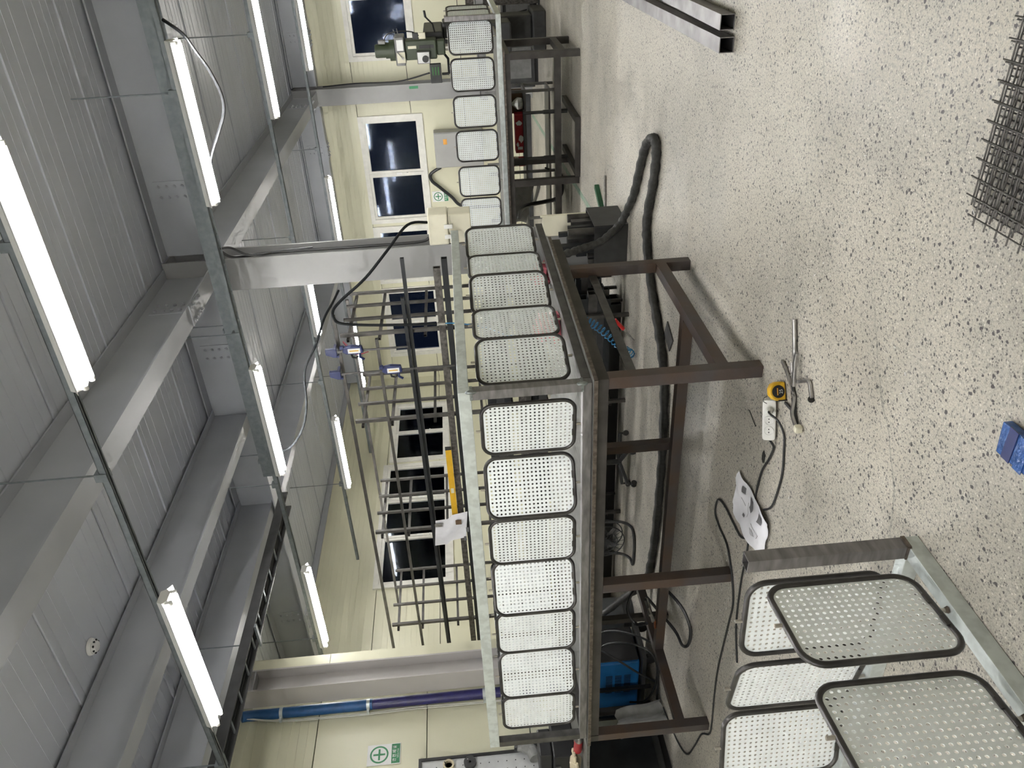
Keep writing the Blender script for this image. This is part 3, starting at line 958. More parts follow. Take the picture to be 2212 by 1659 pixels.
for k, x in enumerate((6.68, 6.80)):
    o = obj('steel_channel', MB().box(x - .055, x + .055, 3.38, 7.62, .002, .012).box(x - .055, x - .047, 3.38, 7.62, .012, .13).box(x + .047, x + .055, 3.38, 7.62, .012, .13), 'black', smooth=None)
    tag(o, ['long black steel channel on the floor under the rack, in front', 'long black steel channel on the floor under the rack, behind'][k], 'steel channel')
# offcuts standing in a dark bin at the near end of the rack
bn = thing('offcut_bin', 'dark sheet-metal bin of short steel offcuts by the rack end', 'bin', (6.70, 2.74, 0))
for (a, b_, c, d) in ((6.47, 6.95, 2.52, 2.53), (6.47, 6.95, 2.95, 2.96), (6.47, 6.48, 2.531, 2.949), (6.94, 6.95, 2.531, 2.949)):
    obj('bin_wall', MB().box(a, b_, c, d, .002, .30), 'dark', bn, smooth=None)
obj('bin_floor', MB().box(6.482, 6.938, 2.532, 2.948, .002, .012), 'dark', bn, smooth=None)
for k in range(12):
    x, y = 6.535 + (k % 4) * .112 + sg.random() * .02, 2.585 + (k // 4) * .14 + sg.random() * .02
    hh, wd = .30 + sg.random() * .34, .04 + sg.random() * .045
    if k % 3 == 0:
        mb = MB().cyl((x, y, .014), (x + .008, y, hh), wd/2, 14)
    else:
        mb = MB().tubebar((x, y, .014), (x + .006, y + .006, hh), wd, wd, t=.003)
    o = obj('steel_offcut', mb, ('rack', 'stock', 'mill')[k % 3])
    tag(o, 'short steel tube offcut standing in the dark bin', 'offcut', 'offcuts in the bin')
o = obj('cream_board', MB().box(6.985, 7.005, 2.60, 2.79, .002, .70).box(6.98, 7.01, 2.585, 2.60, .002, .72), 'cream', smooth=None)
tag(o, 'narrow cream sheet-metal board standing beside the offcut bin', 'board')
o = obj('green_bar', MB().bar((7.95, 2.66, .024), (7.60, 2.80, .024), .05, .045), 'dkgreen', smooth=None)
tag(o, 'green painted steel bar lying on the floor beyond the offcut bin', 'bar')
o = obj('steel_rod', MB().cyl((7.55, 2.42, .013), (7.50, 2.80, .013), .012, 10), 'bare')
tag(o, 'slim bright steel rod lying on the floor next to the green bar', 'rod')

# ================================================================== BOXES, SIGNS AND PIPES ON WALLS AND COLUMNS
fb = thing('breaker_box', 'cream plastic breaker box on the side of the mid column', 'electrical box', (7.2, 2.70, 1.38))
obj('box_body', MB().box(7.10, 7.30, 2.55, 2.838, 1.37, 1.585), 'cream', fb, smooth=None, bevel=.008)
obj('box_lid', MB().box(7.085, 7.305, 2.54, 2.842, 1.588, 1.775), 'cream', fb, smooth=None, bevel=.010)
for y in (2.66, 2.76):
    obj('latch', MB().box(7.070, 7.084, y - .02, y + .02, 1.545, 1.625), 'white', fb, smooth=None, bevel=.003)
eb = thing('electrical_box', 'grey steel electrical cabinet on the far wall below a window', 'electrical box', (15.05, 4.11, .95))
obj('cabinet_body', MB().box(14.95, 15.19, 3.78, 4.44, .95, 1.86), 'boxgrey', eb, smooth=None, bevel=.006)
dr = obj('door', MB().box(14.935, 14.949, 3.795, 4.425, .965, 1.845), 'boxgrey', eb, smooth=None, bevel=.004)
obj('warning_sticker', MB().box(14.931, 14.9345, 3.90, 4.00, 1.62, 1.69), 'orange', dr, smooth=None)
obj('lock', MB().cyl((14.934, 3.84, 1.40), (14.915, 3.84, 1.40), .018, 12), 'black', dr)
cb = obj('conduit_cable', MB().tube(smooth_path([(15.06, 4.46, 1.78), (15.08, 4.58, 1.98), (15.10, 4.72, 1.98), (15.10, 4.86, 1.84), (15.10, 5.07, 1.62), (15.08, 5.24, 1.46), (15.06, 5.30, 1.1), (15.06, 5.30, .3), (14.8, 5.2, .035), (13.6, 4.4, .035)]), .032, 8), 'cable')
tag(cb, 'thick black cable curving from the grey cabinet under the small sign', 'cable')

def text_strokes(strokes, o_, rv, uv, sc, nv, th, wd):
    """flat bars for lettering; strokes are lists of 2-D points on a unit cell"""
    mb = MB()
    for st in strokes:
        for (a, b_), (c, d) in zip(st, st[1:]):
            p = o_ + rv * (a * sc) + uv * (b_ * sc)
            q = o_ + rv * (c * sc) + uv * (d * sc)
            e = (q - p).normalized() * (wd / 2)
            mb.bar(p - e, q + e, wd, th, up=nv)
    return mb
def ringpts(cx, cy, r, n=12):
    return [(cx + r * math.cos(2*math.pi*k/n), cy + r * math.sin(2*math.pi*k/n)) for k in range(n + 1)]
HAN = [   # four syllables, strokes on a unit square
    [ringpts(.28, .72, .19), [(.68, 1.0), (.68, .32)], [(.68, .68), (.92, .68)], [(.16, .36), (.16, .04), (.80, .04)]],
    [[(.06, .92), (.52, .92)], [(.30, .92), (.06, .46)], [(.30, .78), (.54, .46)], [(.80, 1.0), (.80, .34)], [(.56, .70), (.80, .70)], [(.18, .32), (.18, .03), (.86, .03)]],
    [[(.04, .86), (.46, .86)], [(.25, .86), (.04, .14)], [(.25, .60), (.46, .14)], [(.48, .52), (.62, .52)], [(.64, .98), (.64, .04)], [(.88, 1.0), (.88, .0)]],
    [ringpts(.30, .74, .18), [(.80, 1.0), (.80, .50)], [(.18, .40), (.80, .40), (.80, .22), (.18, .22), (.18, .03), (.84, .03)]],
]
def safety_sign(label, c, rv, nv, wd=.21, ht=.315):
    """white board, green ring with cross, green band with lettering; nv points into the room"""
    c, rv, nv = Vector(c), Vector(rv), Vector(nv)
    uv = Vector((0, 0, 1))
    t = thing('safety_sign', label, 'sign', tuple(c))
    def slab(cx, cz, w_, h_, d0, d1):
        a = c + rv * (cx - w_/2) + uv * (cz) + nv * ((d0 + d1) / 2)
        return MB().bar(a, a + rv * w_, h_, d1 - d0, up=nv)
    obj('board', slab(0, 0, wd, ht, .001, .006), 'signwhite', t, smooth=None)
    zc = ht * .14
    n = 32
    mb = MB()
    V, F = [], []
    for k in range(n):
        a = 2 * math.pi * k / n
        dv = rv * math.cos(a) + uv * math.sin(a)
        for r_ in (.072, .088):
            V.append(c + uv * zc + dv * r_ + nv * .0075)
    for k in range(n):
        l = (k + 1) % n
        F.append((2*k, 2*k+1, 2*l+1, 2*l))
    obj('green_ring', mb.add(V, F), 'green', t, smooth=None)
    obj('green_cross', slab(0, zc, .112, .018, .0062, .0072).add(slab(0, zc, .018, .112, .0062, .0075).v, slab(0, zc, .018, .112, .0062, .0075).f), 'green', t, smooth=None)
    bd = obj('green_band', slab(0, -ht * .355, wd * .94, ht * .25, .0062, .0072), 'green', t, smooth=None)
    for k, st in enumerate(HAN):
        o_ = c + rv * (-.080 + k * .043) + uv * (-ht * .355 - .003) + nv * .0078
        obj('letter', text_strokes(st, o_, rv, uv, .032, nv, .001, .0042), 'signwhite', bd, smooth=None)
    tx = bpy.data.curves.new('lettering', 'FONT')
    tx.body = 'Safety first'
    tx.size = .022
    tx.align_x = 'CENTER'
    tx.extrude = .0003
    tx.materials.append(M['signwhite'])
    to = bpy.data.objects.new('lettering', tx)
    COL.objects.link(to)
    to.parent = bd
    m3 = Matrix((rv, uv, nv)).transposed().to_4x4()
    m3.translation = uv * (-ht * .355 - .027) + nv * .0080
    bpy.context.view_layer.update()
    me = bpy.data.meshes.new_from_object(to.evaluated_get(bpy.context.evaluated_depsgraph_get()))
    bpy.data.objects.remove(to, do_unlink=True)
    lo = piece('lettering', me, bd)
    lo.matrix_local = m3
    return t
safety_sign('larger green cross safety sign on the near wall beside the blue pipe', (4.53, YS - .004, 2.585), (1, 0, 0), (0, -1, 0))
safety_sign('small distant green cross safety sign below the two-pane window', (XR - .004, 5.075, 1.84), (0, -1, 0), (-1, 0, 0))
o = obj('green_notice', MB().box(14.812, 14.8185, 2.90, 2.945, 2.05, 2.21), 'green', smooth=None)
tag(o, 'small dark green notice stuck on the far column', 'notice')

pp = thing('insulated_pipe', 'vertical blue sleeved pipe on the near wall beside the grey column', 'pipe', (5.05, 6.835, .3))
obj('blue_sleeve', MB().tube([(5.05, 6.835, 2.72), (5.05, 6.835, 3.7), (5.05, 6.833, 3.86), (5.04, 6.82, 3.95), (5.02, 6.80, 4.0)], .052, 14), 'pipeblue', pp)
obj('navy_tape', MB().cyl((5.05, 6.835, .30), (5.05, 6.835, 2.718), .050, 14), 'pipenavy', pp)
for z in (3.62, 2.76, 1.6):
    cl_ = obj('pipe_clamp', MB().cyl((5.05, 6.835, z - .016), (5.05, 6.835, z + .016), .056, 16).box(4.955, 4.995, 6.815, 6.855, z - .012, z + .012), 'galv', pp)
pw = obj('white_conduit', MB().tube(smooth_path([(5.118, 6.865, .3), (5.118, 6.865, 2.0), (5.118, 6.865, 3.6), (5.10, 6.86, 3.86), (5.03, 6.83, 4.06)]), .016, 8), 'pipewhite')
tag(pw, 'thin white conduit running beside the blue pipe', 'conduit')
for k, dx in enumerate((0, .014)):
    o = obj('thin_wire', MB().tube(smooth_path([(4.985 - dx, 6.86, .5), (4.975 - dx, 6.86, 1.6), (4.985 - dx * 1.6, 6.855, 2.3), (4.97 - dx, 6.86, 2.74), (4.965 - dx, 6.85, 3.1), (4.985 - dx, 6.86, 3.6), (5.0 - dx * .5, 6.80, 3.95)]), .005, 6), 'pipewhite')
    tag(o, ['thin pale wire hanging right against the blue pipe', 'thin pale wire hanging slightly clear of the blue pipe'][k], 'wire')

# ---- pegboard with its tools
pb = thing('pegboard', 'grey pegboard with black frame on the near wall below the sign', 'pegboard', (3.8, 6.87, 1.0))
obj('board', MB().box(3.20, 4.405, 6.872, 6.885, 1.02, 2.23), 'peg', pb, smooth=None)
for q in ((3.18, 4.425, 2.225, 2.25), (3.18, 4.425, 1.0, 1.025), (3.18, 3.205, 1.025, 2.225), (4.40, 4.425, 1.025, 2.225)):
    obj('frame_strip', MB().box(q[0], q[1], 6.855, 6.89, q[2], q[3]), 'black', pb, smooth=None)
hm = _mesh('peg_hole', MB().cyl((0, 0, 0), (0, -.0015, 0), .0055, 8), 'black')
for i in range(12):
    for j in range(14):
        piece('peg_hole', hm, pb, (4.33 - .075 * i - 3.8, .0015, 1.10 + .082 * j - 1.0))
def ring_roll(name, label, cat, x, z, r, r_in, m, m2):
    t = thing(name, label, cat, (x, 6.84, z))
    Tm = Matrix.Translation((x, 6.868, z)) @ Matrix.Rotation(R(90), 4, 'X')
    obj('roll', MB().lathe([(r_in, .0), (r, .0), (r, .035), (r_in, .035), (r_in, .0)], 24, Tm), m, t)
    obj('hook', MB().cyl((x, 6.871, z + r_in * .55), (x, 6.79, z + r_in * .55 + .012), .005, 8), m2, t)
ring_roll('tape_roll', 'tan tape roll hanging on the pegboard', 'tape', 4.33, 1.97, .052, .036, 'glove', 'black')
ring_roll('grinding_disc', 'dark round disc hanging below the tape roll', 'disc', 4.335, 1.77, .058, .012, 'dark', 'bare')
hg = thing('heat_gun', 'grey tool hanging low on the pegboard', 'tool', (4.36, 6.8, 1.15))
obj('tool_body', MB().tube(smooth_path([(4.42, 6.80, 1.31), (4.40, 6.80, 1.25), (4.36, 6.80, 1.19), (4.28, 6.80, 1.16)]), [.05] * 6 + [.055] * 6 + [.06] * 7, 12), 'cloth', hg)
obj('tool_nozzle', MB().cyl((4.424, 6.80, 1.315), (4.43, 6.80, 1.34), .052, 14), 'black', hg)
obj('tool_grip', MB().box(4.38, 4.46, 6.77, 6.83, 1.06, 1.17), 'black', hg, bevel=.01, smooth=None)

# ================================================================== MILLING MACHINE
mm = thing('milling_machine', 'green vertical milling machine in front of the far window', 'machine', (12.5, 1.75, 0))
obj('pedestal', MB().box(12.45, 13.15, 1.50, 2.05, .002, .20).box(12.55, 13.0, 1.56, 2.0, .20, 1.20), 'dark', mm, smooth=None, bevel=.02)
obj('ram', MB().box(12.15, 13.15, 1.66, 1.90, 1.52, 1.80).box(12.55, 13.0, 1.60, 1.96, 1.20, 1.52), 'dark', mm, smooth=None, bevel=.02)
obj('knee', MB().box(12.05, 12.549, 1.58, 1.98, .55, .92), 'dark', mm, smooth=None, bevel=.02)
obj('work_table', MB().box(11.95, 12.30, 1.05, 2.60, .93, 1.03).box(11.99, 12.26, 1.05, 2.60, 1.035, 1.05), 'mgrey', mm, smooth=None, bevel=.006)
hd = obj('head', MB().box(11.88, 12.14, 1.72, 1.98, 1.62, 2.06).box(11.92, 12.10, 1.74, 1.94, 1.50, 1.62), 'mgreen', mm, smooth=None, bevel=.018)
obj('slide_slot', MB().box(11.872, 11.879, 1.79, 1.83, 1.66, 1.86), 'black', hd, smooth=None)
obj('maker_plate', MB().box(11.872, 11.879, 1.79, 1.83, 1.90, 2.02), 'cream', hd, smooth=None, bevel=.004)
obj('belt_housing', MB().box(11.84, 12.18, 1.66, 2.04, 2.065, 2.20), 'mgrey', mm, smooth=None, bevel=.015)
obj('speed_chart', MB().box(11.833, 11.839, 1.70, 1.84, 2.08, 2.17), 'signwhite', mm, smooth=None)
sp = obj('speed_dial_plate', MB().box(11.826, 11.838, 1.86, 2.00, 2.065, 2.18), 'cream', mm, smooth=None)
obj('speed_lever', MB().cyl((11.824, 1.94, 2.10), (11.81, 1.94, 2.10), .018, 12).cyl((11.812, 1.94, 2.10), (11.80, 1.85, 2.17), .006, 8), 'bare', sp)
mo = obj('motor', MB().cyl((11.98, 1.85, 2.205), (11.98, 1.85, 2.28), .14, 20).cyl((11.98, 1.85, 2.28), (11.98, 1.85, 2.34), .105, 20).cyl((11.98, 1.85, 2.34), (11.98, 1.85, 2.47), .092, 20), 'mgreen', mm)
obj('motor_cap', MB().cyl((11.98, 1.85, 2.471), (11.98, 1.85, 2.485), .085, 20), 'mgreen', mo)
obj('terminal_box', MB().box(11.92, 12.02, 1.71, 1.756, 2.33, 2.43), 'mgrey', mo, smooth=None, bevel=.005)
obj('brake_lever', MB().cyl((11.92, 1.70, 2.13), (11.90, 1.56, 2.15), .006, 8).cyl((11.96, 1.70, 2.17), (11.95, 1.58, 2.20), .006, 8), 'bare', mm)
cp = obj('control_panel', MB().box(11.79, 11.871, 1.86, 2.02, 1.72, 1.90), 'mgrey', mm, smooth=None, bevel=.008)
obj('panel_face', MB().box(11.784, 11.789, 1.87, 2.01, 1.73, 1.89), 'signwhite', cp, smooth=None)
obj('panel_dial', MB().cyl((11.783, 1.955, 1.785), (11.755, 1.955, 1.785), .045, 18), 'black', cp)
obj('switch_box', MB().box(11.82, 11.87, 1.62, 1.70, 1.86, 1.94), 'dark', mm, smooth=None, bevel=.004)
obj('switch_plate', MB().box(11.82, 11.86, 1.62, 1.70, 1.76, 1.85), 'cream', mm, smooth=None, bevel=.004)
obj('quill', MB().cyl((12.0, 1.85, 1.22), (12.0, 1.85, 1.50), .045, 16).cyl((12.0, 1.85, 1.12), (12.0, 1.85, 1.22), .03, 14), 'bare', mm)
obj('crank_handle', MB().cyl((12.1, 1.66, 1.63), (12.0, 1.54, 1.65), .012, 8).cyl((12.0, 1.54, 1.65), (11.95, 1.44, 1.74), .012, 8).cyl((11.95, 1.44, 1.74), (11.93, 1.36, 1.75), .017, 10), 'black', mm)
obj('power_cable', MB().tube(smooth_path([(12.0, 1.76, 2.36), (11.95, 1.64, 2.30), (11.92, 1.60, 2.12), (11.95, 1.62, 1.95), (12.0, 1.68, 1.86)]), .009, 6), 'cable', mm)
dro = obj('readout_display', MB().box(11.90, 11.98, 2.05, 2.31, 1.58, 1.74), 'dark', mm, smooth=None, bevel=.008)
for k, z in enumerate((1.70, 1.66, 1.62)):
    obj('digits', MB().box(11.892, 11.899, 2.09, 2.20, z - .008, z + .008), 'screen', dro, smooth=None)
obj('readout_arm', MB().cyl((11.97, 2.20, 1.575), (11.97, 2.20, 1.47), .018, 10).cyl((11.97, 2.20, 1.47), (12.1, 2.02, 1.47), .018, 10).cyl((12.1, 2.02, 1.47), (12.45, 1.91, 1.60), .018, 10), 'black', mm)
o = obj('supply_cable', MB().tube(smooth_path([(14.80, 2.82, 3.72), (14.4, 2.72, 3.1), (13.2, 2.5, 2.3), (12.2, 2.22, 1.76)]), .012, 6), 'cable')
tag(o, 'black supply cable running down to the milling machine display', 'cable')
# low machine and cabinet right of the milling machine
lm = thing('parts_cabinet', 'dark low steel cabinet beyond the distant workbench', 'cabinet', (13.9, 2.2, 0))
obj('cabinet_body', MB().box(13.65, 14.3, 1.3, 2.80, .06, .55), 'dark', lm, smooth=None, bevel=.01)
obj('plinth', MB().box(13.7, 14.25, 1.35, 2.75, .002, .058), 'black', lm, smooth=None)
obj('cabinet_top', MB().box(13.62, 14.33, 1.27, 2.83, .552, .585), 'mgrey', lm, smooth=None)
for y in (1.6, 2.03, 2.46):
    obj('drawer_front', MB().box(13.638, 13.649, y - .19, y + .19, .12, .50), 'mgrey', lm, smooth=None)
br = thing('post_stand', 'rust-brown pipe stand with cables at the right edge of the distant bench', 'stand', (13.36, 1.40, 0))
obj('post', MB().cyl((13.36, 1.43, .021), (13.36, 1.43, 1.14), .075, 16), 'rust', br)
obj('foot', MB().cyl((13.36, 1.43, .001), (13.36, 1.43, .02), .12, 18), 'dark', br)
obj('cable', MB().tube(smooth_path([(13.30, 1.49, 1.02), (13.26, 1.60, .98), (13.25, 1.68, .85), (13.25, 1.66, .6), (13.3, 1.58, .2)]), .012, 6), 'cable', br)

# ---- things around the distant bench
st = thing('roller_stand', 'dark U-shaped floor stand with two uprights under the distant bench', 'stand', (9.7, 2.65, 0))
obj('base_bar', MB().box(9.165, 9.235, 2.24, 2.935, .004, .06), 'darkbrown', st, smooth=None)
for y in (2.28, 2.90):
    obj('base_bar', MB().box(9.237, 10.35, y - .035, y + .035, .004, .06), 'darkbrown', st, smooth=None)
for y in (2.32, 2.88):
    up_ = obj('upright', MB().cyl((9.85, y, .061), (9.85, y, .36), .026, 12).cyl((9.85, y, .36), (9.85, y, .60), .020, 12), 'dark', st)
obj('clamp_screw', MB().cyl((9.85, 2.90, .32), (9.85, 3.02, .32), .006, 8).cyl((9.82, 3.02, .30), (9.88, 3.02, .34), .012, 8), 'black', st)
obj('cross_tube', MB().cyl((9.85, 2.28, .60), (9.85, 2.92, .60), .012, 10), 'dark', st)
ct = thing('tool_cart', 'grey steel shelf cart behind the distant bench holding red boxes', 'cart', (11.6, 3.3, 0))
for z in (.46, .74, .12):
    obj('shelf', MB().box(11.3, 11.8, 2.35, 4.4, z - .025, z), 'mgrey', ct, smooth=None)
for x in (11.32, 11.78):
    for y in (2.37, 3.50, 4.38):
        obj('post', MB().box(x - .018, x + .018, y - .018, y + .018, .002, 1.0), 'mgrey', ct, smooth=None)
rb = thing('red_carton', 'long red printed carton on the grey shelf cart', 'box', (11.4, 2.95, .46))
obj('carton', MB().box(11.32, 11.5, 2.68, 3.22, .462, .60), 'red', rb, smooth=None, bevel=.004)
def blob(cx, cz, rx, rz, seed):
    g = random.Random(seed)
    return [(cx + rx * (1 + .25 * g.uniform(-1, 1)) * math.cos(2*math.pi*k/10), cz + rz * (1 + .25 * g.uniform(-1, 1)) * math.sin(2*math.pi*k/10)) for k in range(10)]
Tx = Matrix(((0, 0, 1, 11.317), (1, 0, 0, 0), (0, 1, 0, 0), (0, 0, 0, 1)))
for cx, cz, rx, rz, sd_ in ((2.80, .545, .035, .04, 1), (3.02, .52, .05, .035, 2), (3.10, .57, .03, .018, 3)):
    obj('print_patch', MB().prism(blob(cx, cz, rx, rz, sd_), 0, .002, Tx), 'signwhite', rb, smooth=None)
obj('barcode_label', MB().box(11.3155, 11.319, 3.13, 3.17, .50, .57), 'signwhite', rb, smooth=None)
rc = thing('red_tin', 'round red tin with yellow label beside the red carton', 'tin', (11.42, 3.37, .46))
obj('tin_body', MB().cyl((11.42, 3.37, .462), (11.42, 3.37, .66), .07, 20), 'red', rc)
obj('tin_label', MB().cyl((11.42, 3.37, .56), (11.42, 3.37, .62), .0715, 20, caps=False), 'cream', rc)
obj('tin_lid', MB().cyl((11.42, 3.37, .661), (11.42, 3.37, .672), .066, 20), 'redplastic', rc)
o = obj('plastic_bag', MB().lathe([(.03, .0), (.075, .02), (.085, .08), (.05, .13), (.02, .16), (.035, .18)], 9, Matrix.Translation((11.45, 2.56, .462))), 'white', smooth=None)
tag(o, 'crumpled clear plastic bag next to the red carton', 'bag')
o = obj('cardboard_box', MB().box(11.56, 11.77, 2.42, 2.72, .462, .66), 'cardboard', bevel=.004, smooth=None)
tag(o, 'small brown cardboard box on the grey shelf cart', 'box')
sh = thing('draped_sheet', 'grey cloth draped over the end of the grey shelf cart', 'cloth', (11.35, 3.9, .74))
g = random.Random(5)
V, F = [], []
nx, ny = 8, 14
for i in range(nx):
    for j in range(ny):
        yy = 3.66 + .045 * j
        t_ = i / (nx - 1)
        V.append((11.297 - .02 * abs(math.sin(j * .9)) - .03 * t_, yy + .02 * math.sin(i), .775 - .42 * t_ * (1 - .35 * j / ny)))
for i in range(nx - 1):
    for j in range(ny - 1):
        F.append((i*ny + j, i*ny + j + 1, (i+1)*ny + j + 1, (i+1)*ny + j))
dsh = obj('cloth', MB().add(V, F).box(11.29, 11.70, 3.66, 4.25, .7425, .775), 'cloth', sh)
o = obj('hanging_hose', MB().tube(smooth_path([(11.2, 4.15, .60), (11.0, 3.95, .58), (10.75, 3.80, .48), (10.6, 3.72, .30), (10.55, 3.66, .10), (10.6, 3.55, .035), (10.75, 3.40, .033), (11.0, 3.6, .033), (10.9, 3.9, .033)]), .030, 8), 'cable')
tag(o, 'thick black cable drooping to the floor behind the distant bench', 'cable')
o = obj('air_coil', MB().tube([(11.25 + .025 * math.cos(k * .9), 2.93 + .0022 * k, .70 + .025 * math.sin(k * .9)) for k in range(60)], .004, 5), 'coil')
tag(o, 'small blue coiled air hose hanging behind the red carton', 'air hose')

# ================================================================== CABLES, CLAMPS AND SMALL THINGS ON THE RACK
def cable(label, pts, r, m='cable', name='cable', cat='cable', k=6, n=7):
    return tag(obj(name, MB().tube(smooth_path(pts, k), r, n), m), label, cat)
cable('black cable sagging in a loop below the rail right of the mid column', [(6.66, .72, 3.58), (6.6, .82, 3.44), (6.6, .94, 3.38), (6.6, 1.08, 3.31), (6.6, 1.26, 3.26), (6.6, 1.40, 3.27), (6.6, 1.56, 3.35), (6.6, 1.74, 3.45), (6.62, 1.9, 3.50), (6.66, 2.08, 3.58)], .013)
cable('black cable sagging from the second rail light behind the mid column', [(6.62, 4.80, 3.58), (6.6, 4.70, 3.36), (6.6, 4.47, 3.2), (6.6, 4.2, 3.12), (6.6, 3.83, 3.07), (6.6, 3.56, 2.92), (6.62, 3.3, 2.80), (6.75, 3.22, 2.73), (7.0, 3.20, 2.69)], .011, 'greycable')
cable('black cable running straight down the mid column to the breaker box', [(6.75, 2.62, 3.62), (6.95, 2.76, 3.60), (7.13, 2.832, 3.52), (7.16, 2.828, 3.2), (7.16, 2.83, 2.5), (7.17, 2.83, 1.9), (7.18, 2.80, 1.782)], .014)
cable('second black cable crossing the mid column flange below the rail', [(6.70, 2.58, 3.62), (6.92, 2.66, 3.58), (7.05, 2.78, 3.50), (7.10, 2.82, 3.38), (7.18, 2.83, 3.22), (7.22, 2.83, 2.9)], .012)
cable('black hose draped from the breaker box over the rack top and down', [(7.12, 2.62, 1.785), (6.9, 2.55, 1.95), (6.5, 2.62, 2.12), (6.3, 2.78, 2.32), (6.21, 2.93, 2.54), (6.20, 3.02, 2.625), (6.205, 3.10, 2.63), (6.20, 3.15, 2.57), (6.17, 3.17, 2.32), (6.16, 3.19, 1.95), (6.16, 3.20, 1.74)], .013, 'greycable', 'hose', 'hose')
cable('thin blue air line joined to the hose at the rack', [(6.16, 3.20, 1.735), (6.155, 3.21, 1.55), (6.12, 3.26, 1.30), (6.02, 3.3, 1.1), (5.95, 3.25, .80), (5.90, 3.16, .56), (5.90, 3.14, .50)], .006, 'coil', 'air_line', 'air hose')
o = obj('hose_coupling', MB().cyl((6.16, 3.20, 1.735), (6.158, 3.205, 1.67), .016, 10), 'bare')
tag(o, 'bright metal coupling between the black hose and blue air line', 'coupling')
# helical blue hose hanging to the floor behind the bench
axis = [Vector(p) for p in smooth_path([(5.90, 3.14, .50), (5.90, 3.16, .43), (5.90, 3.23, .34), (5.90, 3.33, .24), (5.90, 3.43, .15), (5.92, 3.50, .07), (5.97, 3.55, .045)], 60)]
P = []
for k in range(0, len(axis) - 1, 3):
    t_ = (axis[k + 1] - axis[k]).normalized()
    s_ = t_.cross(Vector((1, 0, 0))).normalized()
    u_ = s_.cross(t_)
    a = k * .33
    P.append(axis[k] + s_ * (.036 * math.cos(a)) + u_ * (.036 * math.sin(a)))
o = obj('coiled_hose', MB().tube(P, .005, 6), 'coil')
tag(o, 'blue coiled air hose hanging behind the brown workbench', 'air hose')
ag = thing('air_gun', 'red handled air blow gun hanging behind the workbench leg', 'air gun', (5.9, 3.2, .1))
obj('handle', MB().cyl((5.90, 3.155, .215), (5.90, 3.25, .135), .017, 12), 'redplastic', ag)
obj('nozzle', MB().cyl((5.90, 3.2505, .1345), (5.90, 3.33, .07), .010, 10).cyl((5.90, 3.33, .07), (5.90, 3.37, .035), .006, 8), 'bare', ag)
obj('hook', MB().tube([(5.90, 3.154, .216), (5.90, 3.13, .25), (5.90, 3.12, .29)], .004, 6), 'dark', ag)

def bar_clamp(label, x, y, ztop, zgrip, zlow):
    """quick-grip clamp hung on the rack's top bar"""
    t = thing('bar_clamp', label, 'clamp', (x, y, zlow))
    obj('slide_bar', MB().box(x - .004, x + .004, y - .009, y + .009, zlow, ztop + .02), 'mill', t, smooth=None)
    jw = obj('fixed_jaw', MB().prism([(-.035, -.05), (.05, -.05), (.05, -.02), (.02, .05), (-.035, .05)], -.018, .018, Matrix(((0, 0, 1, x), (1, 0, 0, y), (0, 1, 0, ztop), (0, 0, 0, 1)))), 'clampblue', t, smooth=None, bevel=.006)
    obj('hook_arm', MB().box(x + .0185, 6.29, y - .012, y + .012, ztop - .036, ztop - .012), 'clampblue', jw, smooth=None)
    obj('jaw_pad', MB().box(x - .016, x + .016, y + .03, y + .05, ztop - .065, ztop - .051), 'clampblue', jw, smooth=None)
    gb = obj('grip_body', MB().prism([(-.04, .09), (-.055, .02), (-.045, -.075), (.015, -.085), (.03, -.02), (.022, .07), (.0, .10)], -.024, .024, Matrix(((0, 0, 1, x), (1, 0, 0, y), (0, 1, 0, zgrip), (0, 0, 0, 1)))), 'clampblue', t, smooth=None, bevel=.008)
    obj('brand_panel', MB().box(x - .0275, x - .0245, y - .035, y + .012, zgrip - .06, zgrip + .05), 'signwhite', gb, smooth=None, bevel=.003)
    obj('gold_stripe', MB().box(x - .0295, x - .028, y - .018, y - .008, zgrip - .045, zgrip + .035), 'yellow', gb, smooth=None)
    obj('moving_jaw', MB().prism([(-.05, .12), (-.02, .12), (-.03, .085), (-.055, .085)], -.018, .018, Matrix(((0, 0, 1, x), (1, 0, 0, y), (0, 1, 0, zgrip), (0, 0, 0, 1)))), 'clampblue', gb, smooth=None, bevel=.004)
    obj('trigger', MB().tube([(x, y + .025, zgrip + .03), (x, y + .065, zgrip + .02), (x, y + .075, zgrip - .01), (x, y + .055, zgrip - .03)], .010, 7), 'black', gb)
    obj('squeeze_handle', MB().tube([(x, y + .02, zgrip - .05), (x, y + .07, zgrip - .045), (x, y + .095, zgrip - .08)], .012, 7), 'clampblue', gb)
    return t
bar_clamp('blue bar clamp with its grip high on the rack top bar', 6.165, 3.41, 2.70, 2.50, 2.02)
bar_clamp('blue bar clamp with its grip hanging lower on the rack', 6.165, 3.64, 2.70, 2.18, 1.62)

lv = thing('spirit_level', 'long yellow spirit level lying on the rack behind the railing', 'level', (6.19, 5.1, 1.735))
obj('level_body', MB().box(6.175, 6.20, 4.60, 5.62, 1.7315, 1.79), 'yellow', lv, smooth=None, bevel=.003)
obj('vial', MB().box(6.172, 6.1745, 5.08, 5.14, 1.745, 1.775), 'cream', lv, smooth=None)
obj('end_cap', MB().box(6.174, 6.201, 4.575, 4.599, 1.7305, 1.791), 'black', lv, smooth=None)
tp = thing('clipped_paper', 'white drawing sheet clipped to the rack above the railing', 'paper', (6.15, 5.45, 1.7))
g = random.Random(11)
V, F = [], []
for i in range(9):
    for j in range(7):
        V.append((6.14 + .010 * math.sin(j * 1.1 + i * .5), 5.46 + .058 * j - .012 * i * (i > 3), 1.965 - .042 * i + .006 * j))
for i in range(8):
    for j in range(6):
        F.append((i*7 + j, i*7 + j + 1, (i+1)*7 + j + 1, (i+1)*7 + j))
sheet_ = obj('sheet', MB().add(V, F), 'paper', tp)
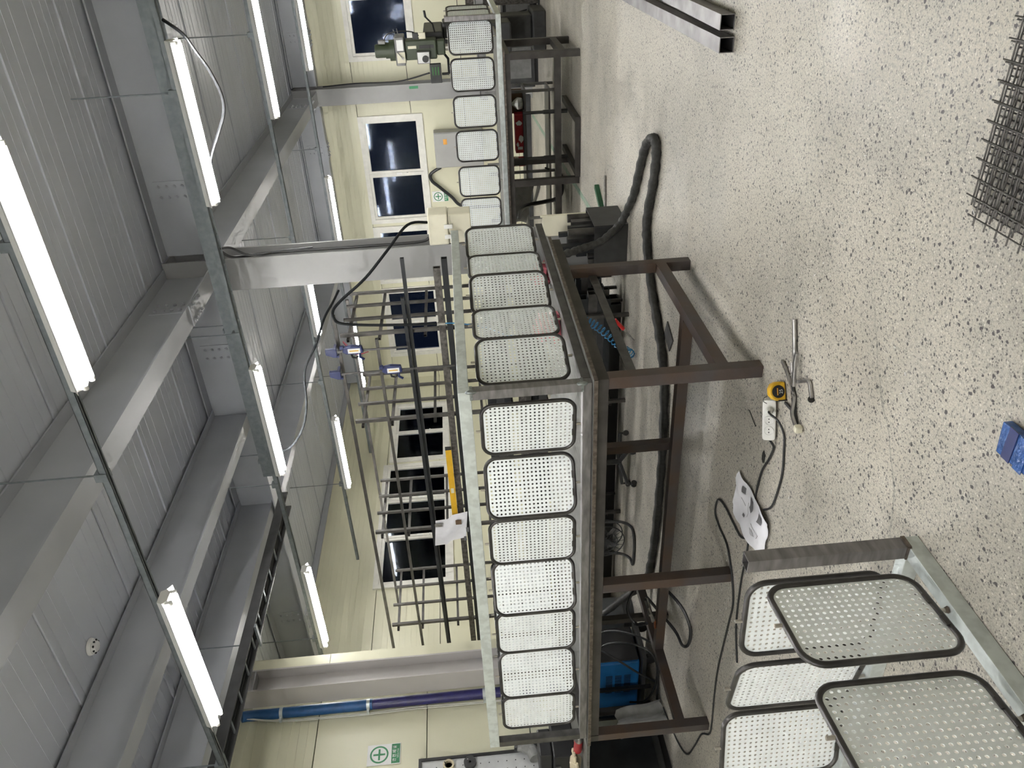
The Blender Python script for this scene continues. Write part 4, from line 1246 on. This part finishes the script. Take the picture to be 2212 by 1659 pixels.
obj('clip', MB().box(6.118, 6.126, 5.49, 5.53, 1.90, 1.975), 'bare', tp, smooth=None)
obj('printed_block', MB().box(6.119, 6.1215, 5.46, 5.52, 1.70, 1.76), 'cardboard', tp, smooth=None)
for k, z in enumerate((1.66, 1.69)):
    obj('printed_block', MB().box(6.119, 6.1215, 5.57 + .12 * k, 5.63 + .12 * k, z - .03, z + .0), 'ink', tp, smooth=None)
# red strips tied to the rack
for k, q in enumerate(([(6.262, 3.36, 2.60), (6.22, 3.42, 2.52), (6.22, 3.44, 2.42)], [(6.262, 3.37, 2.60), (6.21, 3.47, 2.50), (6.22, 3.46, 2.38)])):
    o = obj('marking_ribbon', MB().tube(smooth_path(q), .005, 5), 'pink')
    tag(o, ['red ribbon end tied to the rack, hanging on the near side', 'red ribbon end tied to the rack, hanging further out'][k], 'ribbon')

# pink plastic wrap on the near bench behind the railing
for k, (x, y, z, sx) in enumerate(((4.55, 2.45, .866, 1.0), (5.05, 2.30, .866, .8))):
    g = random.Random(20 + k)
    prof = [(.10, 0), (.12, .03), (.09, .07), (.10, .11), (.05, .15), (.02, .17)]
    mb = MB().lathe([(r * sx, zz * sx) for r, zz in prof], 11, Matrix.Translation((x, y, z)))
    mb.v = [(a + g.uniform(-.022, .022), b_ + g.uniform(-.022, .022), max(z, c + g.uniform(-.01, .02))) for a, b_, c in mb.v]
    o = obj('plastic_wrap', mb, 'pink', smooth=None)
    tag(o, ['crumpled pink plastic film on the bench behind the third side panel', 'smaller crumpled pink plastic film near the bench far end'][k], 'wrapping')

# ================================================================== UNDER AND BEHIND THE BENCH
# office chair
oc = thing('office_chair', 'black swivel office chair behind the workbench', 'chair', (5.93, 4.72, 0))
for k in range(5):
    a = R(20 + 72 * k)
    d = Vector((math.cos(a), math.sin(a), 0))
    c = Vector((5.93, 4.72, 0))
    lg = obj('base_leg', MB().bar(c + d * .03 + Vector((0, 0, .115)), c + d * .27 + Vector((0, 0, .085)), .034, .03), 'dark', oc, smooth=None, bevel=.006)
    w_ = c + d * .27
    s_ = Vector((-d.y, d.x, 0))
    obj('caster', MB().cyl(w_ + s_ * .022 + Vector((0, 0, .028)), w_ + s_ * .004 + Vector((0, 0, .028)), .027, 12).cyl(w_ - s_ * .022 + Vector((0, 0, .028)), w_ - s_ * .004 + Vector((0, 0, .028)), .027, 12).cyl(w_ + Vector((0, 0, .028)), w_ + Vector((0, 0, .083)), .008, 8), 'black', lg)
obj('gas_column', MB().cyl((5.93, 4.72, .10), (5.93, 4.72, .40), .026, 12), 'dark', oc)
obj('seat', MB().box(5.70, 6.16, 4.49, 4.95, .40, .48), 'black', oc, smooth=None, bevel=.03)
obj('backrest', MB().box(5.72, 5.78, 4.50, 4.94, .58, .98), 'black', oc, smooth=None, bevel=.025)
obj('back_support', MB().tube([(5.90, 4.72, .395), (5.70, 4.72, .39), (5.66, 4.72, .50), (5.712, 4.72, .70)], .018, 8), 'dark', oc)
# floor fan
fn = thing('floor_fan', 'dark round floor fan with tube stand under the workbench view', 'fan', (5.80, 5.62, 0))
cx, cy, cz = 5.82, 5.60, .27
for k, (rr, dx) in enumerate(((.20, -.05), (.20, .05), (.13, -.062), (.06, -.066))):
    obj('guard_ring', MB().tube([(cx + dx, cy + rr * math.cos(2*math.pi*q/26), cz + rr * math.sin(2*math.pi*q/26)) for q in range(26)], .006 if k < 2 else .003, 6, closed=True), 'dark', fn)
sp_ = _mesh('guard_spoke', MB().tube([(-.05, 0, .198), (-.064, 0, .10), (-.067, 0, .02)], .0022, 5), 'dark')
for k in range(20):
    piece('guard_spoke', sp_, fn, (cx - 5.80, cy - 5.62, cz), (2*math.pi*k/20, 0, 0))
obj('hub', MB().cyl((cx - .068, cy, cz), (cx + .09, cy, cz), .05, 16), 'dark', fn)
for k in range(4):
    a = k * math.pi / 2 + .4
    V = [(cx - .02, cy + .05 * math.cos(a), cz + .05 * math.sin(a)), (cx + .02, cy + .05 * math.cos(a + .5), cz + .05 * math.sin(a + .5)), (cx + .03, cy + .175 * math.cos(a + .9), cz + .175 * math.sin(a + .9)), (cx - .03, cy + .175 * math.cos(a + .1), cz + .175 * math.sin(a + .1))]
    V += [(a_ + .003, b_, c_) for a_, b_, c_ in V]
    obj('blade', MB().add(V, [(0, 1, 2, 3), (7, 6, 5, 4), (0, 4, 5, 1), (1, 5, 6, 2), (2, 6, 7, 3), (3, 7, 4, 0)]), 'mgrey', fn)
obj('tube_stand', MB().tube(smooth_path([(cx, cy - .212, cz), (cx - .02, cy - .215, .10), (cx - .10, cy - .21, .018), (cx - .22, cy - .18, .016), (cx - .25, cy, .016), (cx - .22, cy + .18, .016), (cx - .10, cy + .21, .018), (cx - .02, cy + .215, .10), (cx, cy + .212, cz)]), .014, 8), 'dark', fn)
# welding machine on its cart
wd_ = thing('welding_machine', 'blue welding machine with black front beneath the bench end', 'welder', (4.80, 6.30, 0))
obj('cabinet', MB().box(4.60, 5.0, 5.98, 6.70, .15, .74), 'blue', wd_, smooth=None, bevel=.02)
fr_ = obj('front_panel', MB().box(4.615, 4.985, 5.962, 5.979, .16, .73), 'black', wd_, smooth=None, bevel=.006)
for (x, z, r_) in ((4.70, .66, .022), (4.80, .66, .018), (4.90, .66, .018), (4.72, .52, .026), (4.90, .52, .026)):
    obj('knob', MB().cyl((x, 5.961, z), (x, 5.935, z), r_, 14), 'white' if z > .6 else 'dark', fr_)
sl = _mesh('vent_slot', MB().box(-.0015, .0, -.004, .004, -.03, .03), 'black')
for i in range(14):
    for j in range(3):
        piece('vent_slot', sl, wd_, (4.5995 - 4.80, 6.16 + .018 * i - 6.30, .26 + .085 * j))
obj('cart_frame', MB().box(4.56, 5.03, 5.90, 6.76, .10, .135), 'dark', wd_, smooth=None)
obj('guard_bar', MB().tubebar((4.55, 6.28, .05), (4.55, 6.28, .80), .03, .03), 'black', wd_, smooth=None)
obj('guard_bar', MB().tubebar((4.55, 6.70, .05), (4.55, 6.70, .80), .03, .03), 'black', wd_, smooth=None)
for x in (4.62, 4.98):
    for y in (5.98, 6.66):
        obj('wheel', MB().cyl((x - .02, y, .05), (x + .02, y, .05), .049, 14), 'black', wd_)
for k, q in enumerate(([(4.72, 5.93, .52), (4.68, 5.80, .42), (4.58, 5.72, .22), (4.50, 5.80, .06), (4.48, 6.1, .02), (4.46, 6.35, .10), (4.50, 6.42, .25)], [(4.90, 5.93, .52), (4.80, 5.78, .36), (4.62, 5.68, .16), (4.52, 5.74, .03), (4.44, 6.0, .02), (4.42, 6.3, .02)], [(4.80, 5.95, .60), (4.70, 5.85, .55), (4.56, 5.85, .40), (4.50, 6.0, .2), (4.50, 6.15, .03)])):
    cable(['welder lead curving from the front knob to the floor', 'welder lead lying longest on the floor by the cart', 'thin welder lead hanging across the blue side'][k], q, .010)
# tank
tk = thing('compressor_tank', 'grey upright steel tank behind the bench beside the welder', 'tank', (5.58, 6.45, 0))
obj('tank_shell', MB().lathe([(.05, .06), (.12, .075), (.158, .12), (.165, .18), (.165, .95), (.15, 1.03), (.08, 1.08), (.02, 1.09)], 26, Matrix.Translation((5.58, 6.45, 0))), 'cyl', tk)
obj('base_ring', MB().lathe([(.14, .002), (.15, .002), (.15, .11), (.14, .11)], 22, Matrix.Translation((5.58, 6.45, 0))), 'dark', tk)
obj('valve', MB().cyl((5.58, 6.45, 1.09), (5.58, 6.45, 1.15), .018, 10), 'bare', tk)
# thick wrapped hose along the floor
H = [(5.3, 3.2, .60), (5.7, 3.0, .70), (6.0, 2.80, .72), (6.2, 2.68, .64), (6.27, 2.66, .52), (6.31, 2.65, .42), (6.36, 2.63, .28), (6.40, 2.57, .17), (6.43, 2.48, .07), (6.36, 2.34, .036), (6.153, 2.13, .034), (5.991, 1.874, .034), (5.831, 1.659, .034), (5.619, 1.552, .034), (5.519, 1.618, .034), (5.55, 1.846, .034), (5.685, 2.178, .034), (5.638, 2.386, .034), (5.482, 2.59, .034), (5.238, 2.788, .034), (5.015, 2.986, .034), (4.87, 3.26, .034), (4.807, 3.698, .034), (4.799, 4.157, .034), (4.831, 4.692, .034), (4.908, 5.096, .034), (4.95, 5.35, .06), (5.02, 5.6, .22), (5.1, 5.9, .42), (5.15, 6.1, .55), (5.02, 6.3, .77)]
hp = smooth_path(H, 14)
g = random.Random(8)
o = obj('wrapped_hose', MB().tube(hp, [.033 + .003 * math.sin(k * .9) + .0015 * g.uniform(-1, 1) for k in range(len(hp))], 10), 'hose')
tag(o, 'thick black wrapped hose snaking in a long loop over the floor', 'hose')
# ground clamp on the long stretcher, with its leads
gc = thing('ground_clamp', 'welding ground clamp with copper jaw gripping the bench stretcher', 'clamp', (3.967, 4.62, .23))
obj('upper_arm', MB().bar((3.93, 4.50, .31), (3.965, 4.70, .245), .022, .014), 'bare', gc, smooth=None, bevel=.003)
obj('lower_arm', MB().bar((4.00, 4.50, .30), (3.97, 4.72, .255), .022, .014), 'bare', gc, smooth=None, bevel=.003)
obj('spring', MB().cyl((3.93, 4.60, .285), (4.01, 4.60, .285), .014, 10), 'bare', gc)
obj('handle_grip', MB().bar((3.925, 4.42, .335), (3.93, 4.51, .312), .026, .022), 'black', gc, smooth=None, bevel=.005)
obj('copper_jaw', MB().bar((3.966, 4.70, .240), (3.966, 4.78, .234), .026, .012), 'copper', gc, smooth=None)
cable('black lead looping under the bench stretcher to the ground clamp', [(3.96, 4.72, .30), (4.05, 4.82, .36), (4.1, 4.7, .42), (4.12, 4.52, .36), (4.08, 4.45, .20), (3.9, 4.48, .08), (3.80, 4.62, .02), (3.80, 4.80, .02), (3.90, 4.93, .03), (4.06, 4.94, .05), (4.2, 4.7, .25)], .012)

# side bench beyond the railing, with its load
sb = thing('side_bench', 'low grey side bench at the left beyond the railing', 'bench', (3.9, 5.7, 0))
obj('bench_top', MB().box(3.26, 4.45, 5.10, 6.45, .845, .865), 'plate', sb, smooth=None)
for x, y in ((4.40, 5.16), (4.40, 6.38), (3.32, 6.38)):
    obj('leg', MB().tubebar((x, y, .002), (x, y, .844), .05, .05), 'darkbrown', sb, smooth=None)
bc = thing('black_case', 'black machine housing with silver latch on the side bench', 'case', (3.9, 6.15, .866))
obj('housing', MB().box(3.75, 4.12, 5.98, 6.44, .867, 1.05), 'black', bc, smooth=None, bevel=.012)
obj('upper_housing', MB().box(3.80, 4.05, 6.02, 6.44, 1.052, 1.16), 'black', bc, smooth=None, bevel=.012)
obj('latch', MB().box(3.738, 3.749, 6.10, 6.15, .99, 1.035), 'bare', bc, smooth=None)
sc_ = thing('spray_can', 'dark red spray can lying by the pale work glove', 'can', (3.42, 5.36, .866))
obj('can_body', MB().cyl((3.42, 5.26, .899), (3.47, 5.46, .899), .032, 16), 'red', sc_)
obj('can_shoulder', MB().cyl((3.42, 5.26, .899), (3.414, 5.236, .899), .032, 16, .016), 'bare', sc_)
obj('nozzle', MB().cyl((3.4135, 5.235, .899), (3.408, 5.213, .899), .010, 10), 'white', sc_)
gl_ = thing('work_glove', 'pale cotton work glove resting against the red spray can', 'glove', (3.47, 5.60, .866))
obj('palm', MB().tube(smooth_path([(3.48, 5.74, .915), (3.475, 5.68, .915), (3.47, 5.62, .915), (3.465, 5.56, .913)]), [.036] * 6 + [.042] * 6 + [.045] * 6 + [.036], 12), 'glove', gl_)
for k, (dx, y1, z1) in enumerate(((-.040, 5.47, .925), (-.018, 5.45, .93), (.006, 5.455, .935), (.028, 5.475, .93))):
    obj('finger', MB().tube(smooth_path([(3.465 + dx * .7, 5.575, .905), (3.465 + dx, 5.52, .925), (3.463 + dx, y1, z1)]), [.013] * 6 + [.012] * 6 + [.009], 8), 'glove', gl_)
obj('thumb', MB().tube(smooth_path([(3.435, 5.62, .90), (3.405, 5.57, .91), (3.40, 5.52, .915)]), [.015] * 6 + [.013] * 6 + [.010], 8), 'glove', gl_)
obj('cuff', MB().cyl((3.482, 5.735, .903), (3.486, 5.80, .903), .036, 14, .037), 'cloth', gl_)
# cabinet and cloth against the near wall under the side bench
kc = thing('steel_cabinet', 'dark steel cabinet against the near wall below the pegboard', 'cabinet', (4.0, 6.6, 0))
obj('cabinet_body', MB().box(3.45, 4.30, 6.48, 6.86, .06, .78), 'dark', kc, smooth=None, bevel=.008)
obj('cabinet_door', MB().box(3.50, 4.25, 6.465, 6.479, .12, .72), 'stock', kc, smooth=None)
obj('plinth', MB().box(3.5, 4.26, 6.52, 6.84, .002, .059), 'black', kc, smooth=None)
V, F = [], []
for i in range(10):
    for j in range(9):
        t_ = i / 9
        V.append((4.06 + .034 * j + .01 * math.sin(i * .8), 6.30 - .10 * t_ + .03 * math.sin(j * 1.3 + i * .2), .42 - .40 * t_ + .015 * math.sin(j * 2)))
for i in range(9):
    for j in range(8):
        F.append((i*9 + j, i*9 + j + 1, (i+1)*9 + j + 1, (i+1)*9 + j))
cl0 = obj('grey_cloth', MB().add(V, F), 'cloth')
tag(cl0, 'rumpled grey cloth slumped on the floor between bench leg and cabinet', 'cloth')

# ================================================================== ON THE OPEN FLOOR
# two square tubes
for k, (y, rot) in enumerate(((.610, 0), (.715, 0))):
    x0_ = 4.22 if k == 0 else 4.20
    mb = MB().tubebar((x0_, y, .0385), (8.4, y + (.02 if k else -.03), .0385), .075, .075, t=.004)
    o = obj('square_tube', mb, 'millrail', smooth=None)
    tag(o, ['bright square steel tube on the floor, nearer the right edge', 'square steel tube on the floor, nearer the workbench'][k], 'steel tube', 'square tubes on the floor')
# stack of wire mesh sheets
wx = _mesh('wire', MB().cyl((-.85, 0, 0), (0, 0, 0), .0024, 6), 'rack', 60)
wy = _mesh('wire', MB().cyl((0, -1.45, 0), (0, 0, 0), .0024, 6), 'rack', 60)
for k in range(5):
    dx, dy = (0, -.018, .006, -.028, -.012)[k], (0, -.022, -.034, .010, -.045)[k]
    z = .0026 + .0102 * k
    ms = thing('wire_mesh_sheet', ['welded wire mesh sheet at the bottom of the stack on the floor', 'welded wire mesh sheet second from the bottom of the stack', 'welded wire mesh sheet in the middle of the stack', 'welded wire mesh sheet second from the top of the stack', 'welded wire mesh sheet on top of the stack'][k], 'wire mesh', (2.03 + dx, .835 + dy, z), group='wire mesh sheets')
    for i in range(17):
        piece('wire', wy, ms, (-.025 - .05 * i, 0, 0))
    for j in range(28):
        piece('wire', wx, ms, (0, -.025 - .05 * j, .0049))
# power strip standing on its edge, sockets towards the camera
ps = thing('power_strip', 'white three-socket power strip on the floor beneath the bench corner', 'power strip', (3.035, 2.235, .036))
Lx = Vector((-.30, .954, 0)).normalized()
Nz = (Vector((-.954, -.30, 0)) * math.cos(R(24)) + Vector((0, 0, math.sin(R(24))))).normalized()
Ny = Nz.cross(Lx)
PT = Matrix((Lx, Ny, Nz)).transposed().to_4x4()
def pst(mb):
    mb.v = [tuple(PT @ Vector(p)) for p in mb.v]
    return mb
obj('strip_body', pst(MB().prism(rrect(.205, .062, .014, 4), -.018, .016)), 'white', ps, local=True, bevel=.004)
for i in range(3):
    cx_ = -.052 + .052 * i
    rim = obj('socket_rim', pst(MB().lathe([(.0235, .0165), (.0235, .0195), (.0205, .0195), (.0205, .0170)], 20, Matrix.Translation((cx_, 0, 0)))), 'white', ps, local=True)
    if i:
        obj('socket_holes', pst(MB().cyl((cx_ - .008, 0, .0165), (cx_ - .008, 0, .0178), .003, 8).cyl((cx_ + .008, 0, .0165), (cx_ + .008, 0, .0178), .003, 8)), 'black', rim, local=True)
obj('plug', pst(MB().lathe([(.019, .0180), (.019, .032), (.015, .040), (.010, .050)], 16, Matrix.Translation((-.052, 0, 0)))), 'white', ps, local=True)
cable('black cord plugged into the power strip, curving to the paper', [(3.008, 2.168, .057), (2.985, 2.165, .060), (2.950, 2.185, .030), (2.915, 2.24, .008), (2.890, 2.31, .007), (2.868, 2.40, .007), (2.868, 2.50, .007), (2.907, 2.679, .007), (2.99, 2.776, .007)], .0055)
cable('grey cord leaving the end of the power strip under the paper', [(3.002, 2.337, .030), (2.992, 2.375, .010), (3.025, 2.47, .007), (3.085, 2.60, .007), (3.111, 2.769, .007), (3.124, 2.90, .007), (3.115, 3.05, .007), (3.106, 3.221, .007), (3.12, 3.455, .007), (3.092, 3.777, .007), (2.999, 3.997, .007)], .006)
cable('long black cord winding past the bench legs to the drawing', [(4.259, 6.2, .007), (3.85, 6.05, .007), (3.589, 5.85, .007), (3.46, 5.546, .007), (3.36, 5.25, .007), (3.235, 5.06, .007), (3.22, 4.912, .007), (3.25, 4.60, .007), (3.25, 4.335, .007), (3.20, 3.894, .007), (3.19, 3.644, .007), (3.36, 3.42, .007), (3.545, 3.40, .007), (3.64, 3.364, .007), (3.621, 3.245, .007), (3.5, 3.193, .007), (3.337, 3.187, .007), (3.217, 3.176, .007), (3.12, 3.10, .007)], .0065)
# crumpled drawing
pap = [(3.342, 2.802), (3.289, 2.819), (3.073, 2.785), (2.88, 2.777), (2.909, 2.912), (2.885, 3.014), (2.978, 3.105), (3.152, 3.141), (3.247, 3.141), (3.355, 3.114), (3.366, 3.035), (3.358, 2.891)]
dw = thing('paper_drawing', 'crumpled white drawing sheet lying on the floor over the cords', 'paper', (3.12, 2.95, 0))
V, F = [], []
n_u, n_v = 16, 12
def paper_pt(u, v):
    a = Vector((3.345, 2.80)).lerp(Vector((2.88, 2.775)), u)
    b_ = Vector((3.36, 3.115)).lerp(Vector((2.90, 3.06)), u)
    p = a.lerp(b_, v)
    z = .016 + .010 * math.sin(u * 9 + v * 4) + .008 * math.sin(v * 11 - u * 5) + .012 * max(0, u + v - 1.5)
    return (p.x + .006 * math.sin(v * 17), p.y + .008 * math.sin(u * 13), max(.0145, z))
for i in range(n_u + 1):
    for j in range(n_v + 1):
        V.append(paper_pt(i / n_u, j / n_v))
for i in range(n_u):
    for j in range(n_v):
        F.append((i*(n_v+1) + j, i*(n_v+1) + j + 1, (i+1)*(n_v+1) + j + 1, (i+1)*(n_v+1) + j))
obj('sheet', MB().add(V, F), 'paper', dw)
def on_paper(u0, u1, v0, v1, n=4):
    V, F = [], []
    for i in range(n + 1):
        for j in range(n + 1):
            p = paper_pt(u0 + (u1 - u0) * i / n, v0 + (v1 - v0) * j / n)
            V.append((p[0], p[1], p[2] + .0035))
    for i in range(n):
        for j in range(n):
            F.append((i*(n+1) + j, i*(n+1) + j + 1, (i+1)*(n+1) + j + 1, (i+1)*(n+1) + j))
    return MB().add(V, F)
for q in ((.22, .30, .10, .22), (.45, .54, .10, .34), (.72, .82, .14, .32), (.30, .36, .66, .74)):
    obj('printed_block', on_paper(*q), 'ink', dw)
ln = MB()
for (u0, v0, u1, v1) in ((.40, .30, .46, .50), (.46, .50, .42, .62), (.66, .46, .78, .62), (.78, .62, .76, .74), (.2, .40, .36, .46), (.55, .68, .64, .80), (.58, .66, .67, .78), (.61, .64, .70, .76)):
    pts = [Vector(paper_pt(u0 + (u1 - u0) * t_ / 4, v0 + (v1 - v0) * t_ / 4)) + Vector((0, 0, .003)) for t_ in range(5)]
    ln.tube(pts, .0009, 4)
obj('pencil_lines', ln, 'ink', dw)['kind'] = 'stuff'

# tape measure standing on its base, face towards the camera
tm = thing('tape_measure', 'yellow and black tape measure standing beside the pliers', 'tape measure', (2.995, 2.045, 0))
Ax = Vector((.50, -.866, 0))
TM = Matrix((Ax, Vector((0, 0, 1)), Ax.cross(Vector((0, 0, 1))))).transposed().to_4x4()
TM.translation = Vector((0, 0, .0385))
def tmt(mb):
    mb.v = [tuple(TM @ Vector(p)) for p in mb.v]
    return mb
obj('case', tmt(MB().prism([(-.042, -.034), (.040, -.034), (.045, -.024), (.045, .010), (.036, .030), (.014, .042), (-.014, .042), (-.036, .026), (-.045, .002), (-.045, -.024)], -.020, .020)), 'yellow', tm, local=True, bevel=.006)
obj('face_plate', tmt(MB().cyl((0, .002, .0205), (0, .002, .0225), .030, 22)), 'black', tm, local=True)
obj('orange_line', tmt(MB().box(-.017, .017, .004, .009, .0227, .0233)), 'orange', tm, local=True)
tx = bpy.data.curves.new('numerals', 'FONT')
tx.body = '25'
tx.size = .022
tx.align_x = 'CENTER'
tx.extrude = .0002
tx.materials.append(M['white'])
to = bpy.data.objects.new('numerals', tx)
COL.objects.link(to)
bpy.context.view_layer.update()
me = bpy.data.meshes.new_from_object(to.evaluated_get(bpy.context.evaluated_depsgraph_get()))
bpy.data.objects.remove(to, do_unlink=True)
me.transform(TM @ Matrix.Translation((0, -.017, .0230)))
piece('numerals', me, tm)
obj('bottom_rim', tmt(MB().box(-.046, -.040, -.0385, .004, -.021, .021)), 'black', tm, local=True)
obj('blade_hook', tmt(MB().box(.0455, .049, -.034, -.018, -.012, .012)), 'bare', tm, local=True)
obj('wire_clip', tmt(MB().tube([(-.02, .040, -.022), (-.03, .058, -.024), (-.045, .060, -.022), (-.056, .045, -.02)], .0018, 5)), 'black', tm, local=True)
# rod
o = obj('steel_pipe', MB().cyl((3.000, 1.67, .0115), (2.925, 1.85, .0115), .010, 12), 'bare')
tag(o, 'straight bright steel rod pointing away from the locking pliers', 'rod')
# locking C-clamp pliers
lk = thing('locking_pliers', 'steel locking clamp pliers lying next to the tape measure', 'pliers', (2.85, 1.98, 0))
def seg(name, pts, wd, z, th, m, par=lk):
    mb = MB()
    P = smooth_path([(a, b_, z) for a, b_ in pts], 5)
    L_, R_ = [], []
    for i, p in enumerate(P):
        t_ = (P[min(i+1, len(P)-1)] - P[max(i-1, 0)]).normalized()
        s_ = Vector((-t_.y, t_.x, 0)) * (wd / 2)
        L_.append(p + s_); R_.append(p - s_)
    n = len(P)
    V = [tuple(v) for v in L_ + R_] + [(v.x, v.y, v.z + th) for v in L_ + R_]
    F = []
    for i in range(n - 1):
        F += [(i, i+1, n+i+1, n+i), (2*n+i, 3*n+i, 3*n+i+1, 2*n+i+1), (i, 2*n+i, 2*n+i+1, i+1), (n+i, n+i+1, 3*n+i+1, 3*n+i)]
    F += [(0, n, 3*n, 2*n), (n-1, 3*n-1, 4*n-1, 2*n-1)]
    return obj(name, mb.add(V, F), m, par, bevel=.0025)
seg('upper_handle', [(2.893, 1.778), (2.896, 1.82), (2.886, 1.87), (2.872, 1.94)], .020, .018, .014, 'bare')
seg('lower_handle', [(3.058, 1.915), (3.022, 1.925), (2.975, 1.945), (2.920, 1.975), (2.868, 2.000)], .015, .004, .012, 'bare')
seg('jaw_arm', [(2.880, 1.925), (2.825, 1.885), (2.775, 1.855), (2.752, 1.860), (2.738, 1.880), (2.716, 1.905)], .015, .004, .014, 'bare')
seg('long_arm', [(2.868, 1.99), (2.850, 1.99), (2.848, 2.03), (2.842, 2.07), (2.800, 2.095), (2.768, 2.10)], .014, .017, .012, 'bare')
seg('side_lever', [(2.955, 2.085), (2.915, 2.080), (2.862, 2.072)], .014, .004, .010, 'dark')
seg('body_plate', [(2.915, 1.965), (2.880, 2.02), (2.850, 2.075), (2.815, 2.115)], .026, .003, .012, 'dark')
obj('swivel_pad', MB().cyl((2.718, 1.914, .012), (2.713, 1.906, .012), .015, 12), 'black', lk)
obj('pad_wrap', MB().box(2.750, 2.785, 2.085, 2.12, .002, .038), 'cream', lk, smooth=None, bevel=.010)
obj('adjust_screw', MB().cyl((2.955, 1.865, .010), (2.905, 1.955, .010), .008, 10), 'bare', lk)
# other floor bits
pl_ = obj('steel_plate', MB().prism([(5.019, 2.728), (4.842, 2.794), (4.914, 2.923), (5.075, 2.86)], .001, .009), 'mill', smooth=None)
tag(pl_, 'loose dark square steel plate lying on the floor behind the bench', 'plate')
bt = thing('tape_block', 'blue tape-wrapped block at the lower edge of the floor', 'block', (1.58, 1.32, 0))
obj('block', MB().prism([(1.638, 1.275), (1.628, 1.37), (1.50, 1.36), (1.51, 1.265)], .002, .03), 'tarp', bt, smooth=None, bevel=.004)
for k in range(2):
    obj('tape_strip', MB().box(1.518 + .05 * k, 1.552 + .05 * k, 1.268, 1.366, .0305, .033), 'clampblue' if k else 'tarp', bt, smooth=None)
o = obj('oil_spot', MB().prism(blob(3.10, 2.52, .022, .035, 7), .0008, .004), 'oil', smooth=None)
tag(o, 'small black oily plug on the floor by the power strip', 'plug')
o = obj('welding_rod', MB().cyl((3.36, 2.40, .003), (3.25, 2.43, .003), .0022, 6), 'black')
tag(o, 'short black welding rod stub near the power strip', 'rod')
# green painted line on the floor
gline = MB()
for (a, b_) in (((14.9, 3.55), (7.75, 3.04)),):
    a, b_ = Vector((*a, .0015)), Vector((*b_, .0015))
    gline.bar(a, b_, .07, .002)
o = obj('floor_marking', gline, 'greenline', smooth=None)
tag(o, 'worn green painted line across the far floor', 'floor line')
# metal shavings scattered under and before the bench
g = random.Random(31)
mb = MB()
for k in range(170):
    if k < 110:
        x, y = 3.15 + g.gauss(0, .18), 3.75 + g.gauss(0, .30)
    else:
        x, y = 2.4 + g.uniform(-.9, 1.2), 1.6 + g.uniform(-1.1, 1.2)
    a, l = g.uniform(0, math.pi), g.uniform(.003, .010)
    dx, dy = math.cos(a) * l, math.sin(a) * l
    mb.bar((x - dx, y - dy, .0022), (x + dx, y + dy, .0022), .0022, .0022)
o = obj('metal_shavings', mb, 'white', smooth=None)
tag(o, 'tiny bright metal shavings scattered over the floor', 'shavings', kind='stuff')
